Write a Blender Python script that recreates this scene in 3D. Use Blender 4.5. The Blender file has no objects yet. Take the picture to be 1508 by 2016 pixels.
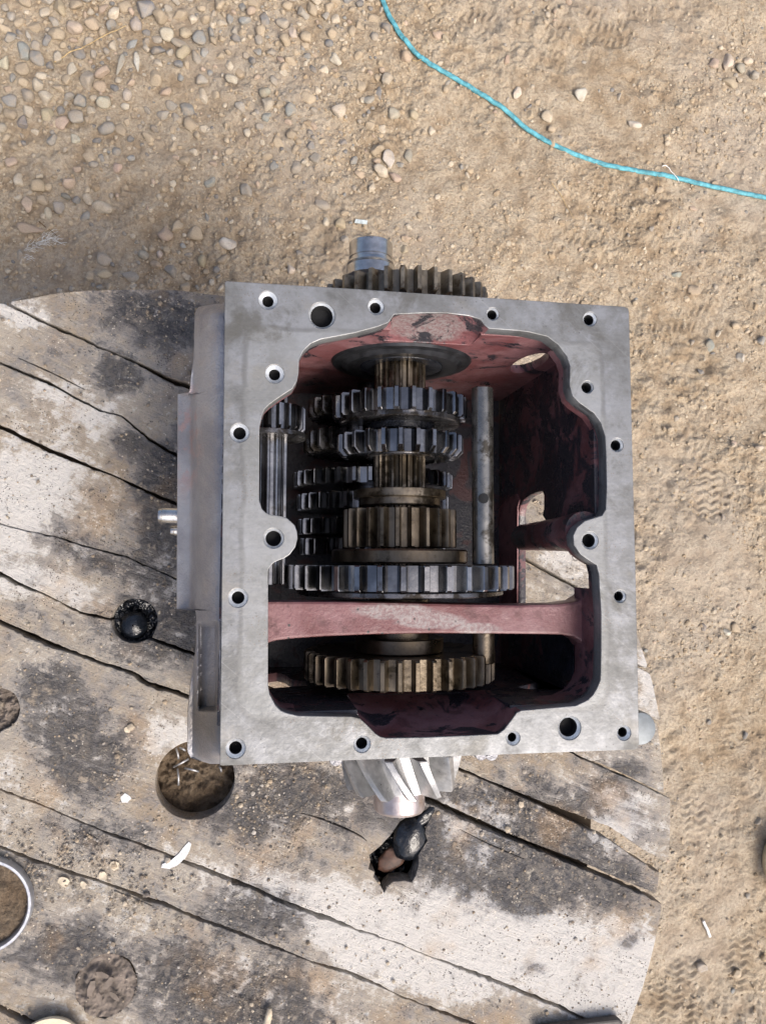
import bpy, math, random
import numpy as np
from mathutils import Vector, Matrix
random.seed(7); RNG = np.random.default_rng(11)
S = bpy.context.scene; COL = S.collection
R_ = math.radians

# ------------------------------------------------------------------ camera
TAB = 0.62                      # table top height
FL = TAB + 0.30                 # machined face of the gearbox
ZC = FL + 0.64                  # camera height
FPX, CX, CY = 1500.0, 754.0, 1008.0
n = np.array([495-CX, 1105-CY, FPX]); n /= np.linalg.norm(n)          # straight down, in camera axes (x right, y down, z forward)
r1 = np.array([8738.1, 137.6, FPX]); r1 -= n*(r1@n); r1 /= np.linalg.norm(r1)
r2 = np.cross(n, r1)                                                   # image-down along the ground
if r2[1] < 0: r2 = -r2
XW, YW, ZW = r1, -r2, -n
RW = np.array([XW, YW, ZW])                                            # camera vector -> world
cam = bpy.data.objects.new('camera', bpy.data.cameras.new('camera')); COL.objects.link(cam)
cr = RW[:, 0]; cu = -RW[:, 1]; cb = -RW[:, 2]
M = Matrix(((cr[0], cu[0], cb[0], 0), (cr[1], cu[1], cb[1], 0), (cr[2], cu[2], cb[2], ZC), (0, 0, 0, 1)))
cam.matrix_world = M
cam.data.sensor_fit = 'VERTICAL'; cam.data.sensor_height = 24; cam.data.lens = FPX/2016*24
cam.data.clip_start = 0.02; cam.data.clip_end = 400
cam.data.dof.use_dof = False
S.camera = cam
S.render.resolution_x, S.render.resolution_y = 765, 1024

# ------------------------------------------------------------------ sky, sun, exposure
w = bpy.data.worlds.new('World'); S.world = w; w.use_nodes = True
nt = w.node_tree; sky = nt.nodes.new('ShaderNodeTexSky'); sky.sky_type = 'NISHITA'; sky.sun_disc = False
sky.sun_elevation = R_(52); sky.sun_rotation = R_(150); sky.dust_density = 6.0; sky.air_density = 0.8; sky.ozone_density = 0.5
bg = nt.nodes['Background']; bg.inputs['Strength'].default_value = 0.14
nt.links.new(sky.outputs[0], bg.inputs[0])
sl = bpy.data.lights.new('sun', 'SUN'); sl.energy = 1.3; sl.angle = R_(26); sl.color = (1, .965, .915)
so = bpy.data.objects.new('sun', sl); COL.objects.link(so)
az = R_(150); el = R_(52)       # from the lower right of the picture
sd = Vector((math.sin(az)*math.cos(el), math.cos(az)*math.cos(el), math.sin(el)))
so.rotation_euler = sd.to_track_quat('Z', 'Y').to_euler()
S.view_settings.view_transform = 'Standard'; S.view_settings.look = 'None'
S.view_settings.exposure = 0.66; S.view_settings.gamma = 1; S.view_settings.use_curve_mapping = False

def ray(px, py):
    return RW @ np.array([px-CX, py-CY, FPX])
def P(px, py, z):
    d = ray(px, py); t = (z-ZC)/d[2]; return np.array([d[0]*t, d[1]*t, z])
def PXp(px, py, X):             # where the sight line meets the wall plane x = X
    d = ray(px, py); t = X/d[0]; return np.array([X, d[1]*t, ZC+d[2]*t])
def PYp(px, py, Y):
    d = ray(px, py); t = Y/d[1]; return np.array([d[0]*t, Y, ZC+d[2]*t])
def poly(pts, z): return [tuple(P(x, y, z)[:2]) for x, y in pts]

# ------------------------------------------------------------------ numpy noise
def _h(ix, iy, s):
    v = (ix.astype(np.int64)*374761393 + iy.astype(np.int64)*668265263 + s*974634777) & 0xffffffff
    v = ((v ^ (v >> 13))*1274126177) & 0xffffffff
    v = (v ^ (v >> 16)) & 0xffff
    return v/65535.0
def vn(x, y, s=0):
    x = np.asarray(x, float); y = np.asarray(y, float)
    ix, iy = np.floor(x), np.floor(y); fx, fy = x-ix, y-iy
    fx = fx*fx*fx*(fx*(fx*6-15)+10); fy = fy*fy*fy*(fy*(fy*6-15)+10)
    a, b, c, d = _h(ix, iy, s), _h(ix+1, iy, s), _h(ix, iy+1, s), _h(ix+1, iy+1, s)
    return (a+(b-a)*fx)*(1-fy)+(c+(d-c)*fx)*fy
def fbm(x, y, o=4, s=0, g=.5):
    v = 0; a = 1; t = 0
    for k in range(o):
        c, sn = math.cos(k*1.1), math.sin(k*1.1)
        v = v+a*(vn((c*x-sn*y)*2.03**k, (sn*x+c*y)*2.03**k, s+k*17)-.5); t += a; a *= g
    return v/t*2

# ------------------------------------------------------------------ node helper
class NT:
    def __init__(s, name):
        s.m = bpy.data.materials.new(name); s.m.use_nodes = True
        s.t = s.m.node_tree; s.b = s.t.nodes['Principled BSDF']
    def n(s, typ, ins=None, **kw):
        nd = s.t.nodes.new(typ)
        for k, v in kw.items(): setattr(nd, k, v)
        for k, v in (ins or {}).items(): s.set(nd.inputs[k], v)
        return nd
    def set(s, sock, v):
        if hasattr(v, 'is_output') and v.is_output: s.t.links.new(v, sock)
        else:
            if sock.type == 'RGBA' and len(v) == 3: v = (*v, 1)
            sock.default_value = v
    def pos(s): return s.n('ShaderNodeNewGeometry').outputs['Position']
    def obj(s): return s.n('ShaderNodeTexCoord').outputs['Object']
    def mapv(s, v, rot=0, scale=(1, 1, 1), loc=(0, 0, 0)):
        return s.n('ShaderNodeMapping', {'Vector': v, 'Rotation': (0, 0, rot), 'Scale': scale, 'Location': loc}).outputs[0]
    def noise(s, v, sc, det=4, rough=.55, dist=0, lac=2):
        return s.n('ShaderNodeTexNoise', {'Vector': v, 'Scale': sc, 'Detail': det, 'Roughness': rough, 'Distortion': dist, 'Lacunarity': lac}).outputs[0]
    def vor(s, v, sc, feat='F1', rnd=1.0):
        nd = s.n('ShaderNodeTexVoronoi', {'Vector': v, 'Scale': sc, 'Randomness': rnd}, feature=feat); return nd
    def ramp(s, f, a, b, lo=0., hi=1., smooth=True):
        return s.n('ShaderNodeMapRange', {'Value': f, 'From Min': a, 'From Max': b, 'To Min': lo, 'To Max': hi}, interpolation_type='SMOOTHSTEP' if smooth else 'LINEAR').outputs[0]
    def m2(s, op, a, b=0., c=None):
        nd = s.n('ShaderNodeMath', operation=op); s.set(nd.inputs[0], a); s.set(nd.inputs[1], b)
        if c is not None: s.set(nd.inputs[2], c)
        return nd.outputs[0]
    def mix(s, f, a, b, mode='MIX'):
        nd = s.n('ShaderNodeMix', data_type='RGBA', blend_type=mode)
        s.set(nd.inputs[0], f); s.set(nd.inputs[6], a); s.set(nd.inputs[7], b); return nd.outputs[2]
    def bump(s, h, st=.5, d=.001, prev=None):
        ins = {'Height': h, 'Strength': st, 'Distance': d}
        nd = s.n('ShaderNodeBump', ins)
        if prev is not None: s.t.links.new(prev, nd.inputs['Normal'])
        return nd.outputs[0]
    def out(s, col=None, rough=None, metal=None, nrm=None, **kw):
        for k, v in (('Base Color', col), ('Roughness', rough), ('Metallic', metal), ('Normal', nrm)):
            if v is not None: s.set(s.b.inputs[k], v)
        for k, v in kw.items(): s.set(s.b.inputs[k.replace('_', ' ')], v)
        return s.m
    def blob(s, v, c, rx, ry, ang=0, soft=.5):       # 1 inside an ellipse, 0 outside
        mp = s.n('ShaderNodeMapping', {'Vector': v, 'Location': (c[0], c[1], 0), 'Rotation': (0, 0, ang), 'Scale': (rx, ry, 1)}, vector_type='TEXTURE').outputs[0]
        f = s.n('ShaderNodeVectorMath', {0: mp, 1: (1, 1, 0)}, operation='MULTIPLY').outputs[0]
        l = s.n('ShaderNodeVectorMath', {0: f}, operation='LENGTH').outputs['Value']
        return s.ramp(l, 1-soft, 1+soft*.6, 1, 0)

# ------------------------------------------------------------------ materials
g0, g1 = P(0, 1223, TAB), P(861, 1583, TAB)
GA = math.atan2(g1[1]-g0[1], g1[0]-g0[0])            # grain direction on the table

def mat_wood(name='weathered_wood', dark=0.):
    t = NT(name); p = t.pos()
    rnd = t.n('ShaderNodeObjectInfo').outputs['Random']
    off = t.n('ShaderNodeCombineXYZ', {'Z': t.m2('MULTIPLY', rnd, 9.)}).outputs[0]
    pg = t.n('ShaderNodeVectorMath', {0: p, 1: off}, operation='ADD').outputs[0]
    g = t.mapv(pg, rot=-GA)
    warp = t.n('ShaderNodeTexNoise', {'Vector': p, 'Scale': 7., 'Detail': 3.})
    w2 = t.n('ShaderNodeVectorMath', {0: warp.outputs['Color'], 'Scale': .05}, operation='SCALE').outputs[0]
    pw = t.n('ShaderNodeVectorMath', {0: p, 1: w2}, operation='ADD').outputs[0]
    gs = t.n('ShaderNodeVectorMath', {0: t.n('ShaderNodeVectorMath', {0: g, 1: w2}, operation='ADD').outputs[0], 1: (6, 110, 6)}, operation='MULTIPLY').outputs[0]
    grain = t.noise(gs, 1.6, 5, .65)
    gf = t.n('ShaderNodeVectorMath', {0: g, 1: (16, 520, 16)}, operation='MULTIPLY').outputs[0]
    fine = t.noise(gf, 1.0, 3, .6)
    big = t.noise(p, 6., 6, .62)
    mid = t.noise(pw, 24., 8, .68)
    sm = t.noise(p, 120., 6, .7)
    c = t.mix(t.ramp(big, .38, .62), (.30, .24, .17), (.345, .305, .25))
    c = t.mix(t.ramp(mid, .44, .60, 0, .75), c, (.41, .365, .30))
    c = t.mix(t.ramp(grain, .45, .75, 0, .35), c, (.25, .19, .13))
    c = t.mix(t.ramp(fine, .5, .8, 0, .3), c, (.2, .17, .14))
    # dark oily grime, pale bleached wood; lower-right whitening also paints in brighter light
    D = [(330, 620, 110, 45, .9), (235, 735, 38, 36, .9), (245, 870, 30, 30, .6), (330, 960, 50, 80, 1.), (345, 1130, 60, 110, .95), (310, 1250, 100, 60, .9), (215, 1090, 90, 28, .6),
         (100, 1370, 60, 60, .8), (160, 1490, 80, 60, .8), (620, 1560, 130, 55, .9), (520, 1620, 60, 40, .6), (1050, 1690, 200, 72, 1.), (1130, 1590, 130, 50, .7), (850, 1660, 40, 100, .7),
         (180, 1640, 90, 30, .5), (430, 1950, 230, 70, .85), (520, 1790, 90, 40, .8), (1210, 1520, 80, 60, .6), (960, 1590, 60, 40, .5), (130, 1870, 80, 70, .55), (1245, 1845, 22, 26, .8), (1030, 1775, 50, 25, .7), (910, 1770, 60, 40, .5), (560, 1720, 80, 40, .4), (1050, 1905, 26, 16, .8)]
    L = [(60, 1010, 120, 110, .6), (90, 1150, 120, 30, .5), (330, 1445, 60, 40, .5), (940, 1650, 70, 60, .8), (1080, 1850, 300, 55, 1.), (850, 1890, 160, 60, .9), (1230, 1610, 80, 60, .6), (1180, 1960, 120, 60, .7),
         (700, 1850, 110, 50, .7), (60, 615, 50, 25, .7), (120, 780, 120, 60, .35), (420, 1720, 120, 40, .35), (640, 1770, 110, 40, .5), (1290, 1330, 40, 60, .7), (1110, 1115, 60, 60, .5)]
    sc = .91/1500
    def acc(Lst):
        a = 0.
        for (x, y, rx, ry, k) in Lst:
            q = P(x, y, TAB); gn = t.n('ShaderNodeTexGradient', {'Vector': pw}, gradient_type='SPHERICAL'); tm = gn.texture_mapping
            tm.vector_type = 'TEXTURE'; tm.translation = (q[0]+.025, q[1]+.025, TAB+.025); tm.rotation = (0, 0, GA*.7); tm.scale = (rx*sc*1.7, ry*sc*1.7, 1)
            a = t.m2('MULTIPLY_ADD', gn.outputs['Fac'], k*1.9, a)
        return t.m2('MINIMUM', a, 1.1)
    dk, lt = acc(D), acc(L)
    m3 = t.noise(p, 42., 9, .76)
    combo = t.m2('ADD', t.m2('MULTIPLY', t.noise(pw, 13., 8, .66), .42), t.m2('ADD', t.m2('MULTIPLY', m3, .38), t.m2('MULTIPLY', sm, .20)))
    gcombo = t.m2('ADD', combo, t.m2('MULTIPLY', t.m2('SUBTRACT', grain, .5), .12))
    inv = t.m2('SUBTRACT', 1., gcombo)
    lm = t.ramp(t.m2('ADD', t.m2('MULTIPLY', lt, .15), inv), .53, .62)
    c = t.mix(t.m2('MULTIPLY', lm, .85), c, (.58, .565, .54))
    film = t.ramp(t.m2('ADD', t.m2('MULTIPLY', dk, .10), t.m2('SUBTRACT', gcombo, t.m2('MULTIPLY', lt, .05))), .455, .60)      # thin grey film
    c = t.mix(t.m2('MULTIPLY', film, .74), c, t.mix(t.ramp(sm, .4, .6), (.15, .155, .175), (.24, .235, .235)))
    gm = t.ramp(t.m2('ADD', t.m2('MULTIPLY', dk, .12), t.m2('SUBTRACT', gcombo, t.m2('MULTIPLY', lt, .07))), .56, .67)       # thick crust of oil and dirt
    grime = t.mix(t.ramp(sm, .42, .6), (.038, .037, .042), (.12, .105, .09))
    grime = t.mix(t.ramp(m3, .56, .64), grime, (.30, .25, .19))
    c = t.mix(t.m2('MULTIPLY', gm, .85), c, grime)
    # rusty orange tint, specks
    tan = t.ramp(t.noise(p, 11., 5, .6), .53, .70, 0, .5)
    c = t.mix(tan, c, (.36, .24, .13))
    vs = t.vor(p, 300.); sp = t.m2('MULTIPLY', t.ramp(vs.outputs['Distance'], .12, .3, 1, 0), t.ramp(t.noise(p, 35., 3), .50, .60))
    c = t.mix(sp, c, (.05, .045, .04))
    vs2 = t.vor(t.mapv(p, loc=(3, 1, 0)), 210.); sp2 = t.m2('MULTIPLY', t.ramp(vs2.outputs['Distance'], .09, .22, 1, 0), t.ramp(t.noise(p, 22., 3), .53, .62))
    c = t.mix(t.m2('MULTIPLY', sp2, .8), c, (.74, .68, .58))
    pit = t.ramp(t.noise(t.mapv(p, loc=(5, 2, 0)), 75., 7, .78, 1.5), .60, .66); c = t.mix(t.m2('MULTIPLY', pit, .75), c, (.06, .055, .055))
    cru = t.ramp(t.noise(t.mapv(p, loc=(1, 7, 0)), 60., 7, .78, 1.), .58, .66); c = t.mix(t.m2('MULTIPLY', cru, .65), c, (.50, .45, .37))
    h = t.m2('ADD', t.m2('MULTIPLY', grain, .5), t.m2('MULTIPLY', sm, .9))
    h = t.m2('ADD', h, t.m2('MULTIPLY', gm, .8)); h = t.m2('ADD', h, t.m2('MULTIPLY', fine, .3))
    h = t.m2('ADD', h, t.m2('MULTIPLY', m3, 1.6)); nb = t.bump(h, .9, .0032)
    rg = t.ramp(t.m2('MULTIPLY', gm, sm), .1, .5, .85, .5)
    return t.out(c, rg, 0., nb)

def mat_dirt(name, wet=False, dk=1.):
    t = NT(name); p = t.pos()
    a, b, c3 = t.noise(p, 3., 5, .6), t.noise(p, 22., 7, .65), t.noise(p, 160., 5, .7)
    c = t.mix(t.ramp(a, .35, .65), (.375, .29, .19), (.455, .375, .27))
    c = t.mix(t.ramp(b, .40, .68, 0, .8), c, (.52, .445, .335))
    c = t.mix(t.ramp(b, .32, .50, .7, 0), c, (.25, .18, .11))  # dark in the noise hollows, standing in for crevice shade
    c = t.mix(t.ramp(c3, .35, .60, .55, 0), c, (.20, .15, .10))
    c = t.mix(t.ramp(t.noise(p, 1.7, 3), .45, .6, 0, .35), c, (.42, .375, .32))
    v = t.vor(p, 260.); c = t.mix(t.m2('MULTIPLY', t.ramp(v.outputs['Distance'], .1, .25, 1, 0), t.ramp(b, .45, .55, 0, .5)), c, (.58, .52, .44))
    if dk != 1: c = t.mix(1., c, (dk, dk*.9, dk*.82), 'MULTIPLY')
    h = t.m2('ADD', t.m2('MULTIPLY', c3, .6), t.m2('MULTIPLY', b, .9))
    return t.out(c, .55 if wet else .92, 0., t.bump(h, 1., .009))

def mat_stone(name='pebble_stone'):
    t = NT(name); p = t.pos()
    at = t.n('ShaderNodeVertexColor', layer_name='col').outputs[0]
    a, b = t.noise(p, 60., 5, .6), t.noise(p, 400., 3, .6)
    c = t.mix(t.ramp(a, .35, .7, 0, .6), at, (.40, .32, .225))
    c = t.mix(t.ramp(b, .3, .7, .25, 0), c, (.12, .10, .08))
    return t.out(c, .8, 0., t.bump(b, .35, .001))

def mat_flange():
    t = NT('machined_iron'); p = t.pos()
    a, b, c3 = t.noise(p, 9., 6, .6), t.noise(p, 38., 7, .68), t.noise(p, 260., 4, .6)
    c = t.mix(t.ramp(a, .38, .64), (.16, .163, .16), (.235, .243, .25))
    c = t.mix(t.ramp(b, .46, .66, 0, .7), c, (.31, .32, .335))
    c = t.mix(t.ramp(b, .30, .48, .75, 0), c, (.11, .112, .108))
    c = t.mix(t.ramp(t.noise(p, 17., 5, .6), .6, .72, 0, .35), c, (.26, .235, .19))
    v = t.vor(p, 210.); c = t.mix(t.m2('MULTIPLY', t.ramp(v.outputs['Distance'], .08, .2, 1, 0), t.ramp(t.noise(p, 30.), .55, .62, 0, .7)), c, (.1, .1, .1))
    # print of the old gasket: an inset rectangle, its line a little wobbly
    q0, q1 = P(484, 640, FL), P(1196, 1396, FL)
    cx, cy, hx, hy = (q0[0]+q1[0])/2, (q0[1]+q1[1])/2, abs(q1[0]-q0[0])/2, abs(q1[1]-q0[1])/2
    wb = t.n('ShaderNodeVectorMath', {0: t.n('ShaderNodeTexNoise', {'Vector': p, 'Scale': 28., 'Detail': 3.}).outputs['Color'], 'Scale': .009}, operation='SCALE').outputs[0]
    pw = t.n('ShaderNodeVectorMath', {0: p, 1: wb}, operation='ADD').outputs[0]
    s = t.n('ShaderNodeSeparateXYZ', {0: pw})
    dx = t.m2('SUBTRACT', t.m2('ABSOLUTE', t.m2('SUBTRACT', s.outputs[0], cx+.0045)), hx)
    dy = t.m2('SUBTRACT', t.m2('ABSOLUTE', t.m2('SUBTRACT', s.outputs[1], cy+.0045)), hy)
    d = t.n('ShaderNodeMath', {0: dx, 1: dy, 2: .03}, operation='SMOOTH_MAX').outputs[0]
    line = t.ramp(t.m2('ABSOLUTE', d), .0004, .0035, 1, 0)
    c = t.mix(t.m2('MULTIPLY', t.ramp(d, -.001, .002, 1, 0), .22), c, (.40, .41, .40))
    c = t.mix(t.m2('MULTIPLY', line, t.ramp(b, .38, .55, .12, .55)), c, (.13, .13, .125))
    sc = t.n('ShaderNodeVectorMath', {0: t.mapv(p, rot=.7), 1: (8, 500, 8)}, operation='MULTIPLY').outputs[0]
    scr = t.ramp(t.noise(sc, 1., 2), .66, .72)
    c = t.mix(t.m2('MULTIPLY', scr, .15), c, (.45, .45, .45))
    rg = t.ramp(b, .3, .7, .52, .36)
    tm_ = t.n('ShaderNodeVectorMath', {0: p, 1: (3, 900, 3)}, operation='MULTIPLY').outputs[0]
    tool = t.noise(tm_, 1., 2, .6); c = t.mix(t.ramp(tool, .5, .7, 0, .05), c, (.42, .42, .42))
    oilm = t.ramp(t.noise(p, 13., 8, .72, .8), .53, .66, 0, .6); c = t.mix(oilm, c, (.10, .095, .08))
    rs_ = t.vor(p, 420.); c = t.mix(t.m2('MULTIPLY', t.ramp(rs_.outputs['Distance'], .1, .2, 1, 0), t.ramp(t.noise(t.mapv(p, loc=(2, 2, 0)), 24., 4), .54, .6, 0, .7)), c, (.16, .085, .04))
    return t.out(c, rg, .45, t.bump(t.m2('ADD', t.m2('ADD', c3, t.m2('MULTIPLY', tool, .06)), t.m2('MULTIPLY', b, .5)), .25, .001))

def mat_metal(name, col, col2, rough=.35, metal=.9, bump=.2, sc=60., dirt=.0, dcol=(.03, .022, .012)):
    t = NT(name); p = t.obj()
    a, b = t.noise(p, sc, 6, .6), t.noise(p, sc*5, 4, .6)
    c = t.mix(t.ramp(a, .35, .65), col, col2)
    if dirt: c = t.mix(t.ramp(t.noise(p, sc*.6, 6, .7), .65-dirt*.3, .75-dirt*.3, 0, .85), c, dcol)
    return t.out(c, t.ramp(a, .3, .7, rough*.8, rough*1.35), metal, t.bump(b, bump, .0008))

def mat_cast(name='cast_iron_rough'):
    t = NT(name); p = t.pos()
    a, b, c3 = t.noise(p, 14., 6, .6), t.noise(p, 60., 6, .65), t.noise(p, 420., 4, .6)
    c = t.mix(t.ramp(a, .38, .62), (.23, .23, .25), (.34, .345, .37))
    c = t.mix(t.ramp(b, .5, .7, 0, .4), c, (.36, .33, .32))
    q = P(370, 860, FL-.06)
    pk = t.m2('MULTIPLY', t.blob(p, q, .014, .05, 0, .6), t.ramp(b, .46, .6))
    c = t.mix(t.m2('MULTIPLY', pk, .6), c, (.40, .24, .22))
    q = P(410, 1400, FL-.06)
    c = t.mix(t.m2('MULTIPLY', t.blob(p, q, .03, .03, 0, .8), .6), c, (.12, .095, .055))
    return t.out(c, t.ramp(b, .3, .7, .44, .28), .45, t.bump(t.m2('ADD', t.m2('MULTIPLY', c3, .7), t.m2('MULTIPLY', b, .7)), .6, .0022))

def mat_primer(name='red_primer', oil=.5, worn=None, shade=1.):
    t = NT(name); p = t.pos()
    a, b, c3 = t.noise(p, 14., 6, .6, .6), t.noise(p, 48., 6, .65), t.noise(p, 330., 4, .6)
    k = shade
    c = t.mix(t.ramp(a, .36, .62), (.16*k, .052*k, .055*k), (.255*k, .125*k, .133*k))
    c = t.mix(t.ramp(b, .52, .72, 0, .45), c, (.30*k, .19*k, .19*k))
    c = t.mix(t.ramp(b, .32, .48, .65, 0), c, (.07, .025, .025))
    if worn:
        m = None
        for (q, rx, ry) in worn:
            bl = t.blob(p, q, rx, ry, -.03, .6); m = bl if m is None else t.m2('MAXIMUM', m, bl)
        m = t.ramp(t.m2('MULTIPLY', m, t.m2('ADD', b, .12)), .32, .6)
        c = t.mix(m, c, t.mix(t.ramp(c3, .4, .6), (.20, .13, .13), (.26, .225, .22)))
    om = t.noise(p, 20., 7, .7, 1.2)
    o = t.ramp(om, .66-oil*.16, .72-oil*.16)
    c = t.mix(t.m2('MULTIPLY', o, .92), c, (.022, .026, .034))
    v = t.vor(p, 90.); sp = t.m2('MULTIPLY', t.ramp(v.outputs['Distance'], .08, .16, 1, 0), t.ramp(b, .46, .52))
    c = t.mix(sp, c, (.02, .02, .022))
    rg = t.m2('SUBTRACT', t.ramp(b, .3, .7, .6, .42), t.m2('MULTIPLY', o, .22))
    return t.out(c, rg, 0., t.bump(t.m2('ADD', c3, b), .4, .0018), Coat_Weight=.25, Coat_Roughness=.3)

def mat_flat(name, col, rough=.6, metal=0., var=.25, sc=80., bump=.3, bd=.001):
    t = NT(name); p = t.pos(); a = t.noise(p, sc, 5, .6)
    c = t.mix(t.ramp(a, .3, .7), tuple(x*(1-var) for x in col), tuple(min(1, x*(1+var)) for x in col))
    return t.out(c, rough, metal, t.bump(a, bump, bd))

WOOD = mat_wood()
UNDER = mat_flat('darkened_underlayer_wood', (.10, .075, .05), .9)  # darkened so the gaps between the boards read as deep shade
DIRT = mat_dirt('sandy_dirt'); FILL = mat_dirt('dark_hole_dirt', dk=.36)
STONE = mat_stone(); FLANGE = mat_flange(); CAST = mat_cast()
PRIM = mat_primer(oil=.72)
SOAK = mat_primer('oily_shaded_primer', oil=1.38, shade=.75)  # oil patches over a base colour darkened for shade on the right wall
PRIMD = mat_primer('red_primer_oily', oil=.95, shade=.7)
DEEP = mat_primer('oily_shaded_casting', oil=1.5, shade=.35)  # oily base darkened to carry the shade deep in the housing
WEBM = mat_primer('red_primer_worn', oil=.25, shade=.82, worn=[(P(780, 1204, FL-.04), .05, .010), (P(850, 1222, FL-.04), .045, .010), (P(940, 1238, FL-.04), .03, .008)])
OILY = mat_flat('black_oil_film', (.018, .021, .028), .22, 0., .5, 60., .9, .004)
STEEL = mat_metal('oiled_steel', (.17, .172, .178), (.37, .37, .37), .18, 1., .25, 26., .30, (.07, .052, .03))
STEELB = mat_metal('brown_oiled_steel', (.13, .105, .075), (.24, .205, .16), .32, .9, .3, 50., .6)
BRASSY = mat_metal('varnished_brown_steel', (.125, .10, .07), (.21, .175, .13), .32, .9, .3, 45., .4)
DARKST = mat_metal('dark_oily_steel', (.12, .12, .125), (.2, .2, .21), .25, .9, .2, 60., .6)
BRIGHT = mat_metal('bright_pitted_steel', (.34, .345, .35), (.46, .465, .47), .34, .7, .3, 120., .0)
COPPERY = mat_metal('heat_tinted_steel', (.45, .38, .36), (.55, .50, .50), .32, .85, .3, 90.)
RUSTST = mat_metal('dirty_gear_steel', (.16, .135, .10), (.26, .23, .185), .42, .8, .6, 120., .35, (.08, .05, .028))
POLISH = mat_metal('polished_shaft_steel', (.44, .43, .41), (.62, .61, .59), .20, .95, .15, 70., .2, (.16, .13, .10))
RODST = mat_metal('grey_rod_steel', (.20, .20, .19), (.30, .295, .28), .28, .9, .15, 50., .45, (.06, .05, .035))
CHAM = mat_metal('machined_chamfer', (.60, .63, .66), (.72, .75, .78), .35, .6, .2, 200.)
BORE = mat_flat('dark_bore', (.008, .009, .011), .9, 0., .3)  # near-black colour stands in for the shade inside the holes
ROPE = mat_flat('blue_polymer_rope', (.10, .34, .40), .7, 0., .38, 90., .5, .001)
STRAW = mat_flat('dry_straw', (.45, .33, .17), .8, 0., .3)
WHITE = mat_flat('white_plastic', (.78, .78, .76), .5, 0., .08)
CHIPW = mat_flat('chipped_white_paint', (.62, .63, .64), .6, 0., .3, 300.)
TAN = mat_flat('tan_flake', (.52, .45, .34), .85, 0., .25, 150.)
RIM = mat_metal('dull_zinc_steel', (.42, .44, .49), (.54, .56, .6), .42, .8, .2, 90.)
NAIL = mat_metal('old_nail_steel', (.35, .36, .38), (.5, .5, .5), .4, .8, .2, 200.)
BEIGE = mat_flat('beige_plastic', (.60, .52, .38), .45, 0., .1)
BARM = mat_flat('dark_grey_bar', (.075, .068, .065), .6, .2, .25)
BROWN = mat_flat('rusty_brown_cap', (.062, .028, .017), .6, 0., .35, 150.)
GREASE = mat_flat('black_grease', (.008, .010, .014), .13, 0., .5, 70., .7, .003)

# ------------------------------------------------------------------ object helpers
def tag(o, label=None, cat=None, group=None, kind=None):
    if label: o['label'] = label
    if cat: o['category'] = cat
    if group: o['group'] = group
    if kind: o['kind'] = kind
    return o
def empty(name, loc, label, cat, group=None):
    o = bpy.data.objects.new(name, None); COL.objects.link(o); o.location = loc; o.empty_display_size = .05
    return tag(o, label, cat, group)
def link(name, me, mat, parent=None, loc=(0, 0, 0), rot=(0, 0, 0), smooth=False):
    o = bpy.data.objects.new(name, me); COL.objects.link(o)
    if mat and not me.materials: me.materials.append(mat)
    o.location = loc; o.rotation_euler = rot
    if parent:
        o.parent = parent
        b = parent; off = Vector((0, 0, 0))
        while b: off += b.location; b = b.parent
        o.location = Vector(loc)-off                # loc is given in the world; no parent is rotated
    if smooth: me.polygons.foreach_set('use_smooth', [True]*len(me.polygons))
    return o
def mesh(name, V, F, smooth=False):
    me = bpy.data.meshes.new(name); me.from_pydata([tuple(map(float, v)) for v in V], [], F); me.update()
    if smooth: me.polygons.foreach_set('use_smooth', [True]*len(me.polygons))
    return me
def sharp(me, ang=35):
    me.polygons.foreach_set('use_smooth', [True]*len(me.polygons))
    try: me.set_sharp_from_angle(angle=R_(ang))
    except Exception: pass
    return me
def plate(name, outer, holes, z0, z1, mat, parent, bevel=.0006, frame=None, world=True):
    """flat plate with holes; outer/holes in 2D, thickness z0..z1; frame maps (a,b,c)->world"""
    cu = bpy.data.curves.new(name, 'CURVE'); cu.dimensions = '2D'; cu.fill_mode = 'BOTH'
    for lp in [outer]+list(holes):
        s = cu.splines.new('POLY'); s.points.add(len(lp)-1); s.use_cyclic_u = True
        s.points.foreach_set('co', [c for (x, y) in lp for c in (x, y, 0, 1)])
    cu.extrude = (z1-z0)/2-bevel; cu.bevel_depth = bevel; cu.bevel_resolution = 1; cu.offset = -bevel
    tmp = bpy.data.objects.new('tmp', cu); COL.objects.link(tmp)
    dg = bpy.context.evaluated_depsgraph_get()
    me = bpy.data.meshes.new_from_object(tmp.evaluated_get(dg)); me.name = name
    bpy.data.objects.remove(tmp); bpy.data.curves.remove(cu)
    me.materials.clear()
    N = len(me.vertices); co = np.empty(N*3); me.vertices.foreach_get('co', co); co = co.reshape(-1, 3); co[:, 2] += (z0+z1)/2
    if frame is not None: co = frame(co)
    me.vertices.foreach_set('co', co.ravel()); me.update(); sharp(me, 40)
    return link(name, me, mat, parent)
def circ(c, r, k=24, ph=0, ry=None):
    return [(c[0]+r*math.cos(ph+2*math.pi*i/k), c[1]+(ry or r)*math.sin(ph+2*math.pi*i/k)) for i in range(k)]
def lathe(prof, k=48, cap=True):
    """profile [(r, y)] round the local Y axis"""
    V, F = [], []
    for (r, y) in prof:
        for i in range(k):
            a = 2*math.pi*i/k; V.append((r*math.cos(a), y, r*math.sin(a)))
    for j in range(len(prof)-1):
        for i in range(k):
            a, b = j*k+i, j*k+(i+1) % k; F.append((a, b, b+k, a+k))
    if cap: F.append(tuple(range(k))[::-1]); F.append(tuple(range((len(prof)-1)*k, len(prof)*k)))
    return V, F
def lathe_obj(name, prof, mat, parent, loc, rot=(0, 0, 0), k=48, cap=True, ang=35):
    V, F = lathe(prof, k, cap); return link(name, sharp(mesh(name, V, F), ang), mat, parent, loc, rot)
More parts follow.
